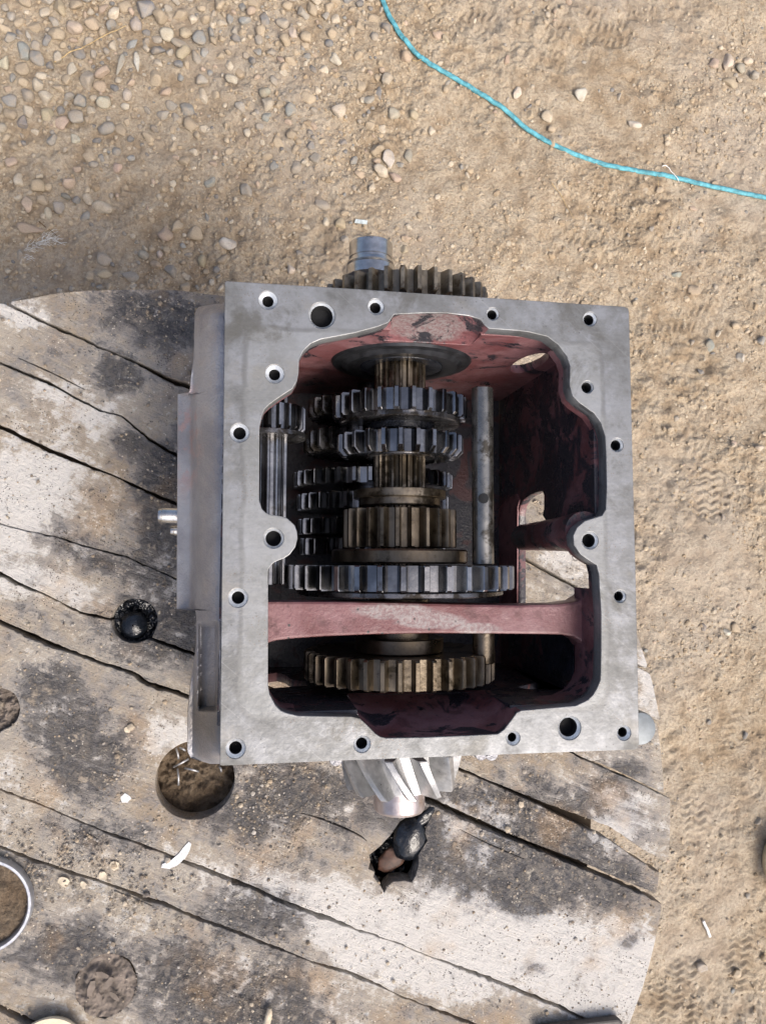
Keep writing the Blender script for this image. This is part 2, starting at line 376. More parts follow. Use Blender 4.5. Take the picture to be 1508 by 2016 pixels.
def gear(N, Ro, Rr, wd, hub=.02, ch=.0012, chb=None, jitter=.0, ph=0., twist=0., cone=0., lean=0.):
    """toothed wheel round local Y; chb chamfers the picture-lower end of the teeth"""
    chb = ch if chb is None else chb
    pr = [(0., 0), (.20, 0), (.27, .42), (.345, .92), (.375, 1.), (.585, 1.), (.615, .92), (.69, .42), (.76, 0)]
    rows = [(-wd/2, chb, -1), (-wd/2+chb*.9, 0, 0), (wd/2-ch, 0, 0), (wd/2, ch, 1)]
    if twist or cone: rows = [(-wd/2, chb, -1)]+[(-wd/2+chb+(wd-2*chb)*i/8, 0, 0) for i in range(9)]+[(wd/2, ch, 1)]
    V, F = [], []; K = N*len(pr)
    for (y, c, e) in rows:
        u = (y+wd/2)/wd; s = 1-cone*(1-u); tw = twist*(1-u)+lean*(1-u)**2
        for i in range(N):
            for (a, t) in pr:
                r = min(Rr+(Ro-Rr)*t, Ro-c)*s; an = 2*math.pi*(i+a)/N+ph+tw
                V.append((r*math.cos(an), y, r*math.sin(an)))
    for j in range(len(rows)-1):
        for i in range(K):
            a, b = j*K+i, j*K+(i+1) % K; F.append((a, b, b+K, a+K))
    for side, base in ((-1, 0), (1, (len(rows)-1)*K)):
        y = side*wd/2; s = (1-cone) if side < 0 else 1
        rr = [(Rr*.93*s, y), (Rr*.86*s, y-side*wd*.08), (hub*1.25, y-side*wd*.08), (hub, y)]
        st = len(V)
        for (r, yy) in rr:
            for i in range(N):
                for (a, t) in pr:
                    an = 2*math.pi*(i+a)/N+ph+((twist+lean) if side < 0 else 0); V.append((r*math.cos(an), yy, r*math.sin(an)))
        prev = base
        for q in range(len(rr)):
            cur = st+q*K
            for i in range(K):
                a, b, c, d = prev+i, prev+(i+1) % K, cur+(i+1) % K, cur+i
                F.append((a, d, c, b) if side < 0 else (a, b, c, d))
            prev = cur
        F.append(tuple(range(prev, prev+K)))
    me = mesh('gear', V, F); return sharp(me, 28)
def tube(pts, r, k=8, cap=True, rs=None):
    P_ = [Vector(p) for p in pts]; V, F = [], []; up = Vector((0, 0, 1))
    for i, p in enumerate(P_):
        d = (P_[min(i+1, len(P_)-1)]-P_[max(i-1, 0)]).normalized()
        s = d.cross(up)
        if s.length < 1e-4: s = d.cross(Vector((1, 0, 0)))
        s.normalize(); u = s.cross(d); ri = rs[i] if rs else r
        for j in range(k):
            a = 2*math.pi*j/k; V.append(p+s*math.cos(a)*ri+u*math.sin(a)*ri)
    for i in range(len(P_)-1):
        for j in range(k):
            a, b = i*k+j, i*k+(j+1) % k; F.append((a, b, b+k, a+k))
    if cap: F.append(tuple(range(k))[::-1]); F.append(tuple(range((len(P_)-1)*k, len(P_)*k)))
    return mesh('tube', V, F, True)
def smooth_line(pts, n_):
    pts = np.array(pts, float); out = []
    m = len(pts)
    for i in range(m-1):
        p0, p1, p2, p3 = pts[max(i-1, 0)], pts[i], pts[i+1], pts[min(i+2, m-1)]
        for k in range(n_):
            t = k/n_; out.append(.5*((2*p1)+(-p0+p2)*t+(2*p0-5*p1+4*p2-p3)*t*t+(-p0+3*p1-3*p2+p3)*t**3))
    out.append(pts[-1]); return np.array(out)
def box_mesh(x0, x1, y0, y1, z0, z1, bev=.0):
    V = [(x, y, z) for z in (z0, z1) for (x, y) in ((x0, y0), (x1, y0), (x1, y1), (x0, y1))]
    F = [(3, 2, 1, 0), (4, 5, 6, 7), (0, 1, 5, 4), (1, 2, 6, 5), (2, 3, 7, 6), (3, 0, 4, 7)]
    return mesh('box', V, F)

# icosphere template
import bmesh
def ico(sub):
    bm = bmesh.new(); bmesh.ops.create_icosphere(bm, subdivisions=sub, radius=1)
    V = np.array([v.co[:] for v in bm.verts]); F = np.array([[v.index for v in f.verts] for f in bm.faces]); bm.free(); return V, F
ICO1, ICO2, ICO3 = ico(1), ico(2), ico(3)
def stone_verts(T, rx, ry, rz, ang, seed, rough=.16, box=.0):
    V = T[0].copy(); r = np.random.default_rng(seed)
    for k in range(9):                               # flat facets worn round
        d = r.normal(size=3); d /= np.linalg.norm(d); lim = r.uniform(.52, .85)
        s = V@d; V -= np.outer(np.maximum(s-lim, 0)*.92, d)
    ph = r.uniform(0, 6.3, 6); V *= (1+rough*(np.sin(V[:, 0]*2.1+ph[0])*np.sin(V[:, 1]*2.3+ph[1])+.6*np.sin(V[:, 2]*3.1+ph[2]+V[:, 0]*2)))[:, None]
    V *= np.array([rx, ry, rz]); c, s = math.cos(ang), math.sin(ang)
    return np.stack([V[:, 0]*c-V[:, 1]*s, V[:, 0]*s+V[:, 1]*c, V[:, 2]], 1)
def big_mesh(name, V, F, cols=None, smooth=True):
    me = bpy.data.meshes.new(name); V = np.ascontiguousarray(V, dtype=np.float32); F = np.ascontiguousarray(F, dtype=np.int32); k = F.shape[1]
    me.vertices.add(len(V)); me.vertices.foreach_set('co', V.ravel())
    me.loops.add(F.size); me.loops.foreach_set('vertex_index', F.ravel())
    me.polygons.add(len(F)); me.polygons.foreach_set('loop_start', np.arange(0, F.size, k, dtype=np.int32))
    me.polygons.foreach_set('use_smooth', np.full(len(F), smooth))
    me.update(calc_edges=True); me.validate()
    if cols is not None:
        ca = me.color_attributes.new('col', 'FLOAT_COLOR', 'POINT'); ca.data.foreach_set('color', np.ascontiguousarray(np.c_[cols, np.ones(len(cols))], dtype=np.float32).ravel())
    return me
#CUT
# ================================================================== GROUND
FEET = [(290, 270, 52, -.9), (505, 335, 62, -1.0), (1190, 62, 60, .15), (1108, 110, 58, .1), (1330, 640, 62, .15), (1385, 262, 62, .75), (1370, 322, 40, 1.1), (940, 45, 50, .1), (1255, 170, 40, .1),
        (1395, 980, 60, 1.5), (1420, 1190, 55, 1.3), (1360, 1610, 62, 1.5), (1340, 1960, 70, 1.45), (1080, 470, 45, .3), (1140, 480, 40, .1), (1020, 75, 40, .2), (1270, 20, 60, .4), (250, 400, 50, .9), (1440, 1440, 60, 1.2), (1470, 1880, 60, 1.4), (1000, 480, 60, .5)]
FT = []
for (x, y, r, a) in FEET:
    c = P(x, y, 0); FT.append((c[0], c[1], r*.00104, a))
def gh(x, y):
    x = np.asarray(x, float); y = np.asarray(y, float)
    h = .014*fbm(x*2.2, y*2.2, 3, 5)+.010*fbm(x*9, y*9, 4, 9)
    rg = np.clip(fbm(x*5, y*5, 3, 31)*1.6+.35, 0, 1)              # rough, crumbly patches against trodden smooth ones
    h = h+(.0085*fbm(x*30, y*30, 5, 13, .62))*(.3+rg)
    h = h+.006*(.4+rg)*np.clip(fbm(x*55+9, y*55, 3, 66), -.1, .35)
    h = h+.0075*rg*np.abs(fbm(x*75, y*75, 3, 44, .6))+.0013*fbm(x*190, y*190, 2, 55)
    # scuffed cracks
    h = h-.004*np.exp(-(fbm(x*7+3, y*7, 3, 71)/.02)**2)*rg
    for k, (cx, cy, r, a) in enumerate(FT):
        u = (x-cx)*math.cos(a)+(y-cy)*math.sin(a); v = -(x-cx)*math.sin(a)+(y-cy)*math.cos(a)
        e = np.hypot(u/(r*1.25), v/(r*.75)); m = np.clip((1.-e+.9*fbm(x*24, y*24, 4, 21+k))*2, 0, 1)*(.35+.65*((k*7)%5)/4.); m = m*m*(3-2*m)
        lam = .0165; wv = np.sin(2*np.pi*(u+.0045*np.sin(2*np.pi*v/.034+k)+.006*fbm(x*30, y*30, 2, k))/lam)
        h = h*(1-.55*m)+m*(.0034*wv-.0025)+.0014*np.exp(-((e-1.08)/.12)**2)
    return h
def ground():
    cs = np.array([P(x, y, 0) for x, y in ((0, 0), (1508, 0), (1508, 2016), (0, 2016))])
    x0, x1, y0, y1 = cs[:, 0].min()-.1, cs[:, 0].max()+.1, cs[:, 1].min()-.1, cs[:, 1].max()+.1
    st = .0033
    def ax(a, b):
        c = np.arange(a, b, st); g = st*1.35**np.arange(1, 34); g = np.cumsum(g)
        return np.r_[(a-g)[::-1], c, c[-1]+g]
    X, Y = ax(x0, x1), ax(y0, y1); nx, ny = len(X), len(Y)
    XX, YY = np.meshgrid(X, Y)
    Z = gh(XX, YY)
    fade = np.clip(1-np.maximum.reduce([x0-XX, XX-x1, y0-YY, YY-y1, np.zeros_like(XX)])/1.0, 0, 1)
    Z = Z*(.2+.8*fade)
    V = np.stack([XX, YY, Z], 2).reshape(-1, 3)
    i = (np.arange(ny-1)[:, None]*nx+np.arange(nx-1)[None]).ravel()
    F = np.stack([i, i+1, i+1+nx, i+nx], 1)
    o = link('ground', big_mesh('ground', V, F), DIRT); tag(o, 'trodden sandy dirt ground with boot prints and gravel', kind='structure')
ground()

TONES = {'tan': (.43, .35, .245), 'pale': (.55, .485, .38), 'gray': (.36, .33, .28), 'blue': (.27, .275, .26), 'pink': (.46, .355, .27), 'white': (.60, .56, .48), 'dark': (.20, .20, .195)}
ST = [
 (120,15,16,18,0,'tan','large tan stone at the top edge above the straw stalk'),(145,55,19,15,.2,'pale','pale angular stone just above the straw stalk'),(183,47,17,15,0,'tan','rounded tan stone left of the upper end of the straw stalk'),
 (286,20,20,23,.1,'blue','big blue-grey stone tapering to a point near the top edge'),(330,70,18,16,0,'pale','large pale stone below the big blue-grey one, beside a smaller oblong stone'),(365,65,16,11,.5,'tan','oblong tan stone touching the right side of a large pale stone'),
 (271,50,14,17,0,'gray','grey-tan stone directly under the big blue-grey stone'),(50,107,16,19,0,'blue','blue-grey stone near the left edge beside a paler bluish wedge'),(75,117,17,14,.6,'blue','bluish wedge stone with a pale top, left of the straw stalk'),
 (13,128,12,17,.2,'pale','smooth pale oval stone at the left edge above the grey slab stone'),(140,137,11,17,.3,'pale','upright pale oval stone under the lower end of the straw stalk'),(173,155,17,24,0,'gray','tall grey stone at the centre of the gravel patch'),
 (198,170,13,11,0,'tan','small tan stone leaning on the tall grey stone'),(205,201,17,15,0,'pale','rounded tan stone below the tall grey one, alone on dirt'),(20,203,21,13,.15,'blue','wide dark blue-grey slab stone at the left edge'),
 (58,192,14,15,0,'gray','squat grey stone right of the wide blue-grey slab'),(125,245,16,14,-.4,'pink','pinkish tan stone with a flat face below the gravel patch'),(97,230,14,15,0,'tan','dusty tan stone left of the pinkish flat-faced stone'),
 (209,253,16,17,.2,'gray','greyish round stone right of the boot print hollow'),(50,247,12,16,.4,'dark','dark grey oval stone lying in a hollow near the left edge'),(8,256,12,11,0,'gray','grey stone cut by the left edge below the slab stone'),
 (150,279,12,9,0,'white','small whitish stone sitting alone in shaded dirt'),(250,188,11,13,0,'pale','pale upright stone with a smaller one beneath it'),(248,212,11,8,0,'pale','flat pale stone beneath the pale upright one'),
 (327,185,12,13,.3,'tan','tan stone above a small square pebble'),(270,125,7,21,-.1,'white','slim whitish standing stone in the gravel'),(238,128,8,22,.2,'gray','slim grey stone left of the slim whitish one'),
 (260,90,8,18,.6,'blue','blue-grey elongated stone pointing down right near the straw'),(355,90,20,9,.5,'gray','flat grey stone below the oblong tan stone'),(361,110,13,17,.2,'tan','tall tan stone below the flat grey one'),
 (458,165,15,10,.2,'pale','loaf-shaped pale stone right of the gravel patch'),(474,146,11,9,.5,'tan','small boxy tan stone above the loaf-shaped one'),(523,186,12,12,.3,'gray','round grey-tan stone with a shard beside it'),
 (573,222,12,16,.4,'blue','blue-grey stone with a pale tip beside a dark hollow'),(523,235,14,12,0,'blue','greenish grey stone sunk flush in the dirt'),(577,65,10,16,-.4,'pale','pale oblong stone lying at a slant above the sunlit dirt'),
 (660,120,20,11,.6,'white','long whitish stone propped on its end on the dirt'),(665,224,16,16,.2,'pale','round pale stone right of the dark hollow'),(723,201,13,11,0,'gray','grey flat-topped stone left of the angular tan wedge'),
 (673,279,11,11,0,'dark','dark slate pebble pressed flat into the dirt'),(766,315,17,21,.1,'white','largest pale stone, above the polished shaft end'),(776,349,17,10,.5,'pink','pinkish kidney-shaped stone tucked under the largest pale stone'),
 (804,309,10,14,.2,'gray','narrow grey-tan stone right of the largest pale stone'),(731,371,9,13,.2,'pale','pale egg-shaped stone left of the kidney-shaped one'),(709,342,14,10,0,'tan','dusty tan stone half buried left of the largest pale stone'),
 (632,403,20,12,.2,'gray','long grey stone half buried above the output gear'),(642,437,8,11,0,'pale','small pale upright pebble below the long grey stone'),(669,442,12,13,0,'tan','dusty tan pebble right of the small upright one'),
 (448,480,20,15,-.4,'white','smooth cream stone lying alone above the gearbox corner'),(326,463,17,15,0,'tan','tan stone with flat top left of the smooth cream stone'),(284,503,11,12,0,'gray','round grey ball-like pebble above the table edge'),
 (316,502,9,9,0,'pale','round pale pebble beside the grey ball-like one'),(330,493,8,8,0,'tan','tiny tan pebble touching the round pale pebble'),(308,522,13,9,.2,'tan','low wide pebble beneath the round pale pebble'),
 (398,513,10,13,-.3,'tan','tan upright pebble at the right of the pebbles by the table edge'),(573,530,11,10,.4,'pale','pale pebble above the gearbox flange'),(203,408,21,15,.1,'pale','large flat pale stone under the thin twig line'),
 (76,373,16,15,.1,'tan','five-sided tan stone above the buried twig'),(132,388,12,8,.4,'dark','dark grey flat stone right of the five-sided tan stone'),(100,428,8,14,-.2,'pale','pale finger-shaped stone above the thin twig'),
 (88,400,11,11,0,'tan','tan stone above the finger-shaped one'),(118,412,16,14,.7,'gray','grey slab leaning at a slant right of the finger-shaped stone'),(232,331,11,12,0,'pink','pinkish brown pebble above the trodden patch'),
 (415,360,13,11,-.6,'blue','grey stone with white dust in a small pit between boot prints'),(62,455,28,12,0,'tan','wide tan stone at the left edge beside the twig'),(205,508,18,16,.2,'gray','large round dusty stone above the table edge'),
 (207,540,16,10,0,'tan','flat dusty stone between the round one and the table edge'),
 (862,68,14,10,.2,'pink','pinkish stone pair member nearest the blue rope top'),(876,78,8,11,-.4,'tan','narrow tan stone right of the pinkish stone by the rope'),(796,117,15,15,.5,'tan','tan stone left of the blue rope on smooth dirt'),
 (1016,184,12,14,0,'white','cream round stone above the blue rope'),(1075,232,17,13,.4,'pale','pale smooth oval stone touching the blue rope'),(1142,190,17,16,0,'white','whitish boulder-like stone alone right of the rope'),
 (1045,224,11,12,0,'tan','dusty tan stone between the cream and oval stones by the rope'),(1083,258,9,9,0,'tan','small tan stone at the lower side of the oval stone by the rope'),(995,121,8,12,0,'pink','pinkish half-buried pebble left of the boot print'),
 (1244,249,17,10,.1,'white','low whitish stone right of the curved rut'),(1402,129,15,11,-.3,'pink','smooth pinkish stone left of an upright one at the upper right'),(1428,126,12,22,.05,'pale','tall upright pale stone in the upper right cluster'),
 (1458,135,14,12,.3,'gray','grey oval stone right of the tall upright one'),(1437,163,21,13,.2,'tan','wide tan stone below the tall upright one'),(1471,121,12,9,.2,'pale','small pale stone at the right of the upper right cluster'),
 (1434,344,14,11,.2,'tan','dusty stone just above the rope near the right edge'),(796,494,11,13,0,'tan','brownish egg-shaped pebble right of the polished shaft end'),(798,472,11,8,.1,'tan','brown pebble stacked above the egg-shaped one by the shaft end'),
 (813,228,15,12,0,'tan','angular tan wedge stone left of the blue rope'),(770,228,16,14,.2,'gray','dusty grey stone left of the angular wedge'),(1458,705,12,15,.2,'white','whitish stone with a dark hollow at its left, right of the flange'),
 (1400,678,15,17,.4,'blue','blue-grey dusty stone right of the boot print beside the flange'),(1495,672,14,11,0,'blue','blue-grey flat stone at the right edge'),(1383,1234,8,10,0,'dark','small dark slate chip pressed into dirt right of the flange'),
 (1430,1245,12,8,.2,'white','small whitish flat stone right of the slate chip'),(1333,540,14,10,0,'blue','bluish stone sunk in dirt above the flange corner'),(1366,572,16,16,.1,'tan','round dusty lump-like stone above the flange corner'),
 (1488,883,12,8,.3,'pale','pale chip of stone at the right edge level with the gears'),(1385,1905,13,14,.5,'gray','grey stone on the dirt right of the table, near the bottom'),(1443,873,8,7,0,'pink','tiny pinkish pebble right of the flange middle')]
used = []
for i, (x, y, rx, ry, a, tn, lb) in enumerate(ST):
    sc = .00104*.94; c = P(x, y, 0.004); used.append((c[0], c[1], max(rx, ry)*sc))
    rz = min(rx, ry)*sc*.8; V = stone_verts(ICO3, rx*sc, ry*sc, rz, -a, 100+i)
    r = RNG.uniform(.9, 1.1); col = np.array(TONES[tn])*r*RNG.uniform(.95, 1.05, 3)
    flat = any(k in lb for k in ('sunk', 'pressed', 'half', 'dusty'))
    zc = float(gh(c[0], c[1]))+rz*(-.05 if flat else .45)
    o = link('stone', big_mesh('stone', V, ICO3[1], np.tile(col, (len(V), 1))), STONE, None, (c[0], c[1], zc))
    tag(o, lb, 'stone', 'larger stones lying on the dirt')
# gravel that nobody could count
def dens(x, y):
    if x < 760 and y < 620:
        line = 350-.40*x; d = np.clip((line-y)/90, 0, 1)
        d = max(d, .55*np.clip((70-abs(y-20))/50, 0, 1)*(x < 560))
        d = max(d, .28*(y < 330))
        for (cx, cy, r, k) in ((340, 520, 70, .6), (110, 400, 60, .7), (640, 230, 60, .25), (540, 230, 60, .4), (390, 540, 40, .6), (210, 520, 40, .5), (760, 330, 40, .4)):
            d = max(d, k*math.exp(-((x-cx)**2+(y-cy)**2)/r**2))
        return max(d, .09)
    d = .035
    for (cx, cy, r, k) in ((1430, 140, 55, .8), (1060, 235, 40, .7), (1090, 25, 50, .5), (1460, 60, 50, .3), (830, 420, 60, .15), (1240, 560, 70, .2), (1440, 720, 60, .2), (800, 480, 50, .5), (1460, 340, 40, .35), (900, 150, 50, .2), (1330, 430, 90, .2)):
        d = max(d, k*math.exp(-((x-cx)**2+(y-cy)**2)/r**2))
    return d
U = np.array(used); px_, acc_ = [], np.zeros((6000, 3)); na = len(U); acc_[:na] = U
VV, FF, CC = [], [], []; vo = 0
tones = [TONES[k] for k in ('tan', 'tan', 'tan', 'pale', 'pale', 'gray', 'gray', 'blue', 'pink', 'dark', 'tan')]
for k in range(46000):
    x, y = RNG.uniform(-260, 1700), RNG.uniform(-220, 2150)
    if k < 5000: x, y = RNG.uniform(-150, 760), RNG.uniform(-150, 470)
    if x < 1200 and y > 640 and not (x > 1320): continue
    dd = dens(x, y)
    if RNG.random() > (dd*dd*1.2 if k < 5000 else dd): continue
    r = min(17., 2.4+RNG.lognormal(1.25 if (x < 760 and y < 620) else .85, .62)); r = RNG.uniform(8, 17) if k < 5000 else r; r *= .00104
    c = P(x, y, 0)
    if np.any(np.hypot(acc_[:na, 0]-c[0], acc_[:na, 1]-c[1]) < (acc_[:na, 2]+r)*.80): continue
    acc_[na] = (c[0], c[1], r); na += 1
    if na >= 4600: break
    T = ICO3 if r > .0085 else (ICO2 if r > .004 else ICO1)
    rz = r*RNG.uniform(.55, .85); V = stone_verts(T, r, r*RNG.uniform(.6, 1), rz, RNG.uniform(0, 3.14), 1000+k)
    dn = dens(x, y); V += np.array([c[0], c[1], float(gh(c[0], c[1]))+rz*RNG.uniform(-.15, .75 if dn > .3 else .25)])
    VV.append(V); FF.append(T[1]+vo); vo += len(V)
    col = np.array(tones[RNG.integers(len(tones))])*RNG.uniform(.82, 1.12); CC.append(np.tile(col, (len(V), 1)))
o = link('gravel', big_mesh('gravel', np.concatenate(VV), np.concatenate(FF), np.concatenate(CC)), STONE)
tag(o, 'loose tan and grey gravel scattered over the dirt', kind='stuff')
# crumbs of dry dirt
def crumbs(name, x, y, z, cols, rr, mat, label, T=ICO1, sg=.5):
    N = len(x); nv = len(T[0]); r = rr*RNG.lognormal(0, sg, N)
    V = T[0][None]*np.stack([r, r*RNG.uniform(.6, 1.1, N), r*RNG.uniform(.45, .85, N)], 1)[:, None]*(1+RNG.uniform(-.22, .22, (N, nv, 1)))
    a = RNG.uniform(0, 6.3, N)[:, None]; c, s = np.cos(a), np.sin(a); V = np.stack([V[..., 0]*c-V[..., 1]*s, V[..., 0]*s+V[..., 1]*c, V[..., 2]], 2)
    V += np.stack([x, y, z+r*.2], 1)[:, None]
    F = T[1][None]+(np.arange(N)*nv)[:, None, None]
    C = np.array(cols)[RNG.integers(len(cols), size=N)]*RNG.uniform(.8, 1.15, (N, 1)); C = np.repeat(C, nv, 0)
    o = link(name, big_mesh(name, V.reshape(-1, 3), F.reshape(-1, 3), C, False), mat); return tag(o, label, kind='stuff')
def PV(x, y, z):
    d = np.stack([x-CX, y-CY, np.full_like(x, FPX)], 1)@RW.T; t = (z-ZC)/d[:, 2]; return d[:, 0]*t, d[:, 1]*t
def cr_pts(N, lo=.35):
    x, y = RNG.uniform(-60, 1570, N), RNG.uniform(-60, 2080, N); m = ~((x < 1180) & (y > 660)); x, y = x[m], y[m]
    X, Y = PV(x, y, 0.); m = vn(X*6, Y*6, 77)*.7+vn(X*22, Y*22, 78)*.5 > RNG.uniform(lo, .95, len(X)); return X[m], Y[m]
GC = [(.44, .345, .225), (.50, .41, .29), (.37, .28, .175), (.53, .46, .35)]
X, Y = cr_pts(90000); crumbs('dirt_crumbs', X, Y, gh(X, Y), GC, .0016, STONE, 'fine crumbs of dry sandy dirt')
X, Y = cr_pts(7000, .5); crumbs('dirt_clods', X, Y, gh(X, Y)-.001, GC, .0038, STONE, 'small clods of dry dirt among the gravel', ICO2, .35)

# rope
rp = smooth_line([(735, -50), (752, -5), (772, 40), (801, 82), (840, 120), (900, 155), (958, 190), (1002, 220), (1042, 255), (1100, 290), (1168, 317), (1240, 334), (1330, 349), (1400, 365), (1508, 388), (1580, 402)], 10)
pts = []
for i, (x, y) in enumerate(rp):
    c = P(x, y, .012); pts.append((c[0], c[1], float(gh(c[0], c[1]))*.35+.0085))
def rope_mesh(pts, r, k=12):
    V, F = [], []; Q = [Vector(p) for p in pts]; L = 0
    QQ = smooth_line([tuple(q) for q in Q], 8); Q = [Vector(q) for q in QQ]
    for i, p in enumerate(Q):
        d = (Q[min(i+1, len(Q)-1)]-Q[max(i-1, 0)]).normalized(); s = d.cross(Vector((0, 0, 1))).normalized(); u = s.cross(d)
        if i: L += (Q[i]-Q[i-1]).length
        for j in range(k):
            a = 2*math.pi*j/k; rr = r*(1+.07*abs(math.cos(1.5*(a+L*260)))-.03)
            V.append(p+s*math.cos(a)*rr+u*math.sin(a)*rr*.75)
    for i in range(len(Q)-1):
        for j in range(k):
            a, b = i*k+j, i*k+(j+1) % k; F.append((a, b, b+k, a+k))
    return mesh('rope', V, F, True)
tag(link('rope', rope_mesh(pts, .0053), ROPE), 'thin turquoise blue rope curving across the dirt', 'rope')
def strand(name, p, r, mat, label, cat, z=.01, n_=6, taper=True, group=None):
    q = smooth_line(p, n_); Q = []
    for (x, y) in q:
        c = P(x, y, z); Q.append((c[0], c[1], float(gh(c[0], c[1]))+z*.6))
    rs = [r*(1-.5*i/len(Q)) if taper else r for i in range(len(Q))]
    return tag(link(name, tube(Q, r, 6, rs=rs), mat), label, cat, group)
strand('straw_stalk', [(106, 117), (150, 92), (200, 65), (248, 47)], .0016, STRAW, 'thin dry straw stalk lying across the gravel', 'straw', .022)
strand('twig', [(80, 440), (95, 452), (114, 465)], .0013, mat_flat('dark_twig', (.16, .10, .05), .9), 'short dark twig beside the wide tan stone', 'twig')
strand('straw_stalk', [(1082, 362), (1110, 395), (1128, 430)], .0009, STRAW, 'faint straw lying below the middle of the rope', 'straw')
strand('straw_stalk', [(812, 118), (838, 118)], .0009, STRAW, 'tiny straw piece crossing under the rope near its top', 'straw')
strand('straw_stalk', [(1292, 345), (1293, 372)], .0008, STRAW, 'tiny straw hanging below the rope beside the white thread', 'straw')
strand('white_thread', [(1302, 328), (1311, 327), (1318, 334), (1334, 350), (1338, 358)], .0011, WHITE, 'scrap of white thread crossing the blue rope', 'thread', .018)
strand('white_stick', [(1388, 1816), (1395, 1832), (1402, 1848)], .0034, WHITE, 'short white stick lying on dirt right of the table', 'stick', .008, taper=False)
c = P(710, 439, .004); V = [(x*.014, y*.005, z*.0018) for x, y, z in ((-1, -.7, 0), (.9, -1, 0), (1, .7, 0), (-.8, 1, 0), (-1, -.7, 1), (.9, -1, 1), (1, .7, 1), (-.8, 1, 1))]
tag(link('glass_chip', mesh('glass_chip', V, [(3, 2, 1, 0), (4, 5, 6, 7), (0, 1, 5, 4), (1, 2, 6, 5), (2, 3, 7, 6), (3, 0, 4, 7)]), mat_flat('pale_glass', (.52, .58, .58), .2), None, (c[0], c[1], float(gh(c[0], c[1]))+.003)), 'small pale glassy chip above the polished shaft end', 'chip')
# white fibres standing in for the glint on clear plastic, left
VV, FF = [], []; vo = 0
for k in range(100):
    t_ = RNG.random(); x = 50+60*t_+RNG.normal(0, 5); y = 522-48*math.sin(t_*2.2)**.8+RNG.normal(0, 5)
    c = P(x, y, .0); z0 = float(gh(c[0], c[1])); a = RNG.uniform(-.5, 1.2); L = RNG.uniform(.006, .02)
    m_ = tube([(c[0]+L*math.cos(a)*s, c[1]+L*math.sin(a)*s, z0+.001+.005*math.sin(s*3)+.002*RNG.random()) for s in (0, .3, .6, 1)], .00028, 3, False)
    v = np.array([q.co[:] for q in m_.vertices]); f = np.array([p.vertices[:] for p in m_.polygons]); bpy.data.meshes.remove(m_)
    VV.append(v); FF.append(f+vo); vo += len(v)
tag(link('glint_fibres', big_mesh('glint_fibres', np.concatenate(VV), np.concatenate(FF)), WHITE), 'white fibres added for a glint on clear plastic above the table edge', 'fluff')
# half hidden object at the right edge
c = P(1560, 1700, .03)
def canister():
    e = empty('canister', (c[0], c[1], 0), 'tan rounded container with a white edge strip, cut by the right edge', 'container')
    V, F = [], []; k = 40
    prof = [(0, .0), (.045, .0), (.060, .006), (.063, .02), (.063, .05), (.060, .062), (.050, .066), (0, .066)]
    for (r, z) in prof:
        for i in range(k):
            a = 2*math.pi*i/k; V.append((c[0]+r*math.cos(a)*.95, c[1]+r*math.sin(a)*1.1, z))
    for j in range(len(prof)-1):
        for i in range(k):
            a, b = j*k+i, j*k+(i+1) % k; F.append((a, b, b+k, a+k))
    b_ = link('body', mesh('canister_body', V, F, True), BEIGE, None); b_.parent = e; b_.location = (-c[0], -c[1], 0)
    pts = [(c[0]+.068*math.cos(a)*.95, c[1]+.068*math.sin(a)*1.1, .03) for a in np.linspace(3.55, 4.9, 16)]
    s_ = link('edge_strip', tube(pts, .005, 8), WHITE); s_.parent = e; s_.location = (-c[0], -c[1], 0)
canister()

# ================================================================== DRUM TABLE
fit = np.array([P(x, y, TAB)[:2] for x, y in ((60, 592), (200, 571), (330, 563), (1310, 1600), (1240, 2000), (1258, 1275), (1303, 1440), (1292, 1850))])
A = np.c_[2*fit, np.ones(len(fit))]; sol = np.linalg.lstsq(A, (fit**2).sum(1), rcond=None)[0]
TC = sol[:2]; TR = math.sqrt(sol[2]+TC@TC)
ca, sa = math.cos(GA), math.sin(GA)
def uv(x, y): dx, dy = x-TC[0], y-TC[1]; return np.array([dx*ca+dy*sa, -dx*sa+dy*ca])
def xy(u, v): return (TC[0]+u*ca-v*sa, TC[1]+u*sa+v*ca)
LN = [
 [(28, 604), (125, 650), (187, 678), (258, 706), (330, 745), (362, 757), (700, 920), (1080, 1125), (1160, 1170), (1290, 1245)],
 [(0, 713), (95, 752), (200, 808), (240, 818), (290, 860), (335, 890), (760, 1090), (1255, 1310)],
 [(0, 840), (80, 878), (245, 946), (1251, 1400), (1303, 1425)],
 [(0, 1030), (105, 1057), (190, 1080), (245, 1095), (420, 1170), (1251, 1537), (1309, 1567)],
 [(0, 1129), (27, 1144), (116, 1182), (159, 1205), (226, 1221), (293, 1256), (375, 1287), (640, 1400), (908, 1516), (981, 1547), (1081, 1591), (1202, 1643), (1251, 1676), (1297, 1703)],
 [(0, 1223), (30, 1238), (98, 1267), (140, 1284), (210, 1309), (259, 1324), (290, 1345), (329, 1357), (375, 1374), (600, 1470), (861, 1583), (1005, 1648), (1118, 1692), (1182, 1720), (1271, 1758), (1300, 1772)],
 [(0, 1553), (50, 1573), (100, 1593), (166, 1622), (232, 1646), (282, 1665), (325, 1680), (365, 1697), (444, 1727), (559, 1775), (656, 1812), (709, 1831), (775, 1855), (858, 1888), (960, 1924), (993, 1940), (1102, 1982), (1142, 2004)],
 [(0, 1668), (86, 1702), (225, 1747), (325, 1781), (391, 1811), (460, 1835), (526, 1861), (619, 1898), (692, 1919), (745, 1941), (825, 1977), (924, 2014)],
 [(0, 1987), (50, 2010), (300, 2120)]]
BN = []
for L in LN:
    q = np.array([uv(*P(x, y, TAB)[:2]) for x, y in L]); BN.append(q[np.argsort(q[:, 0])])
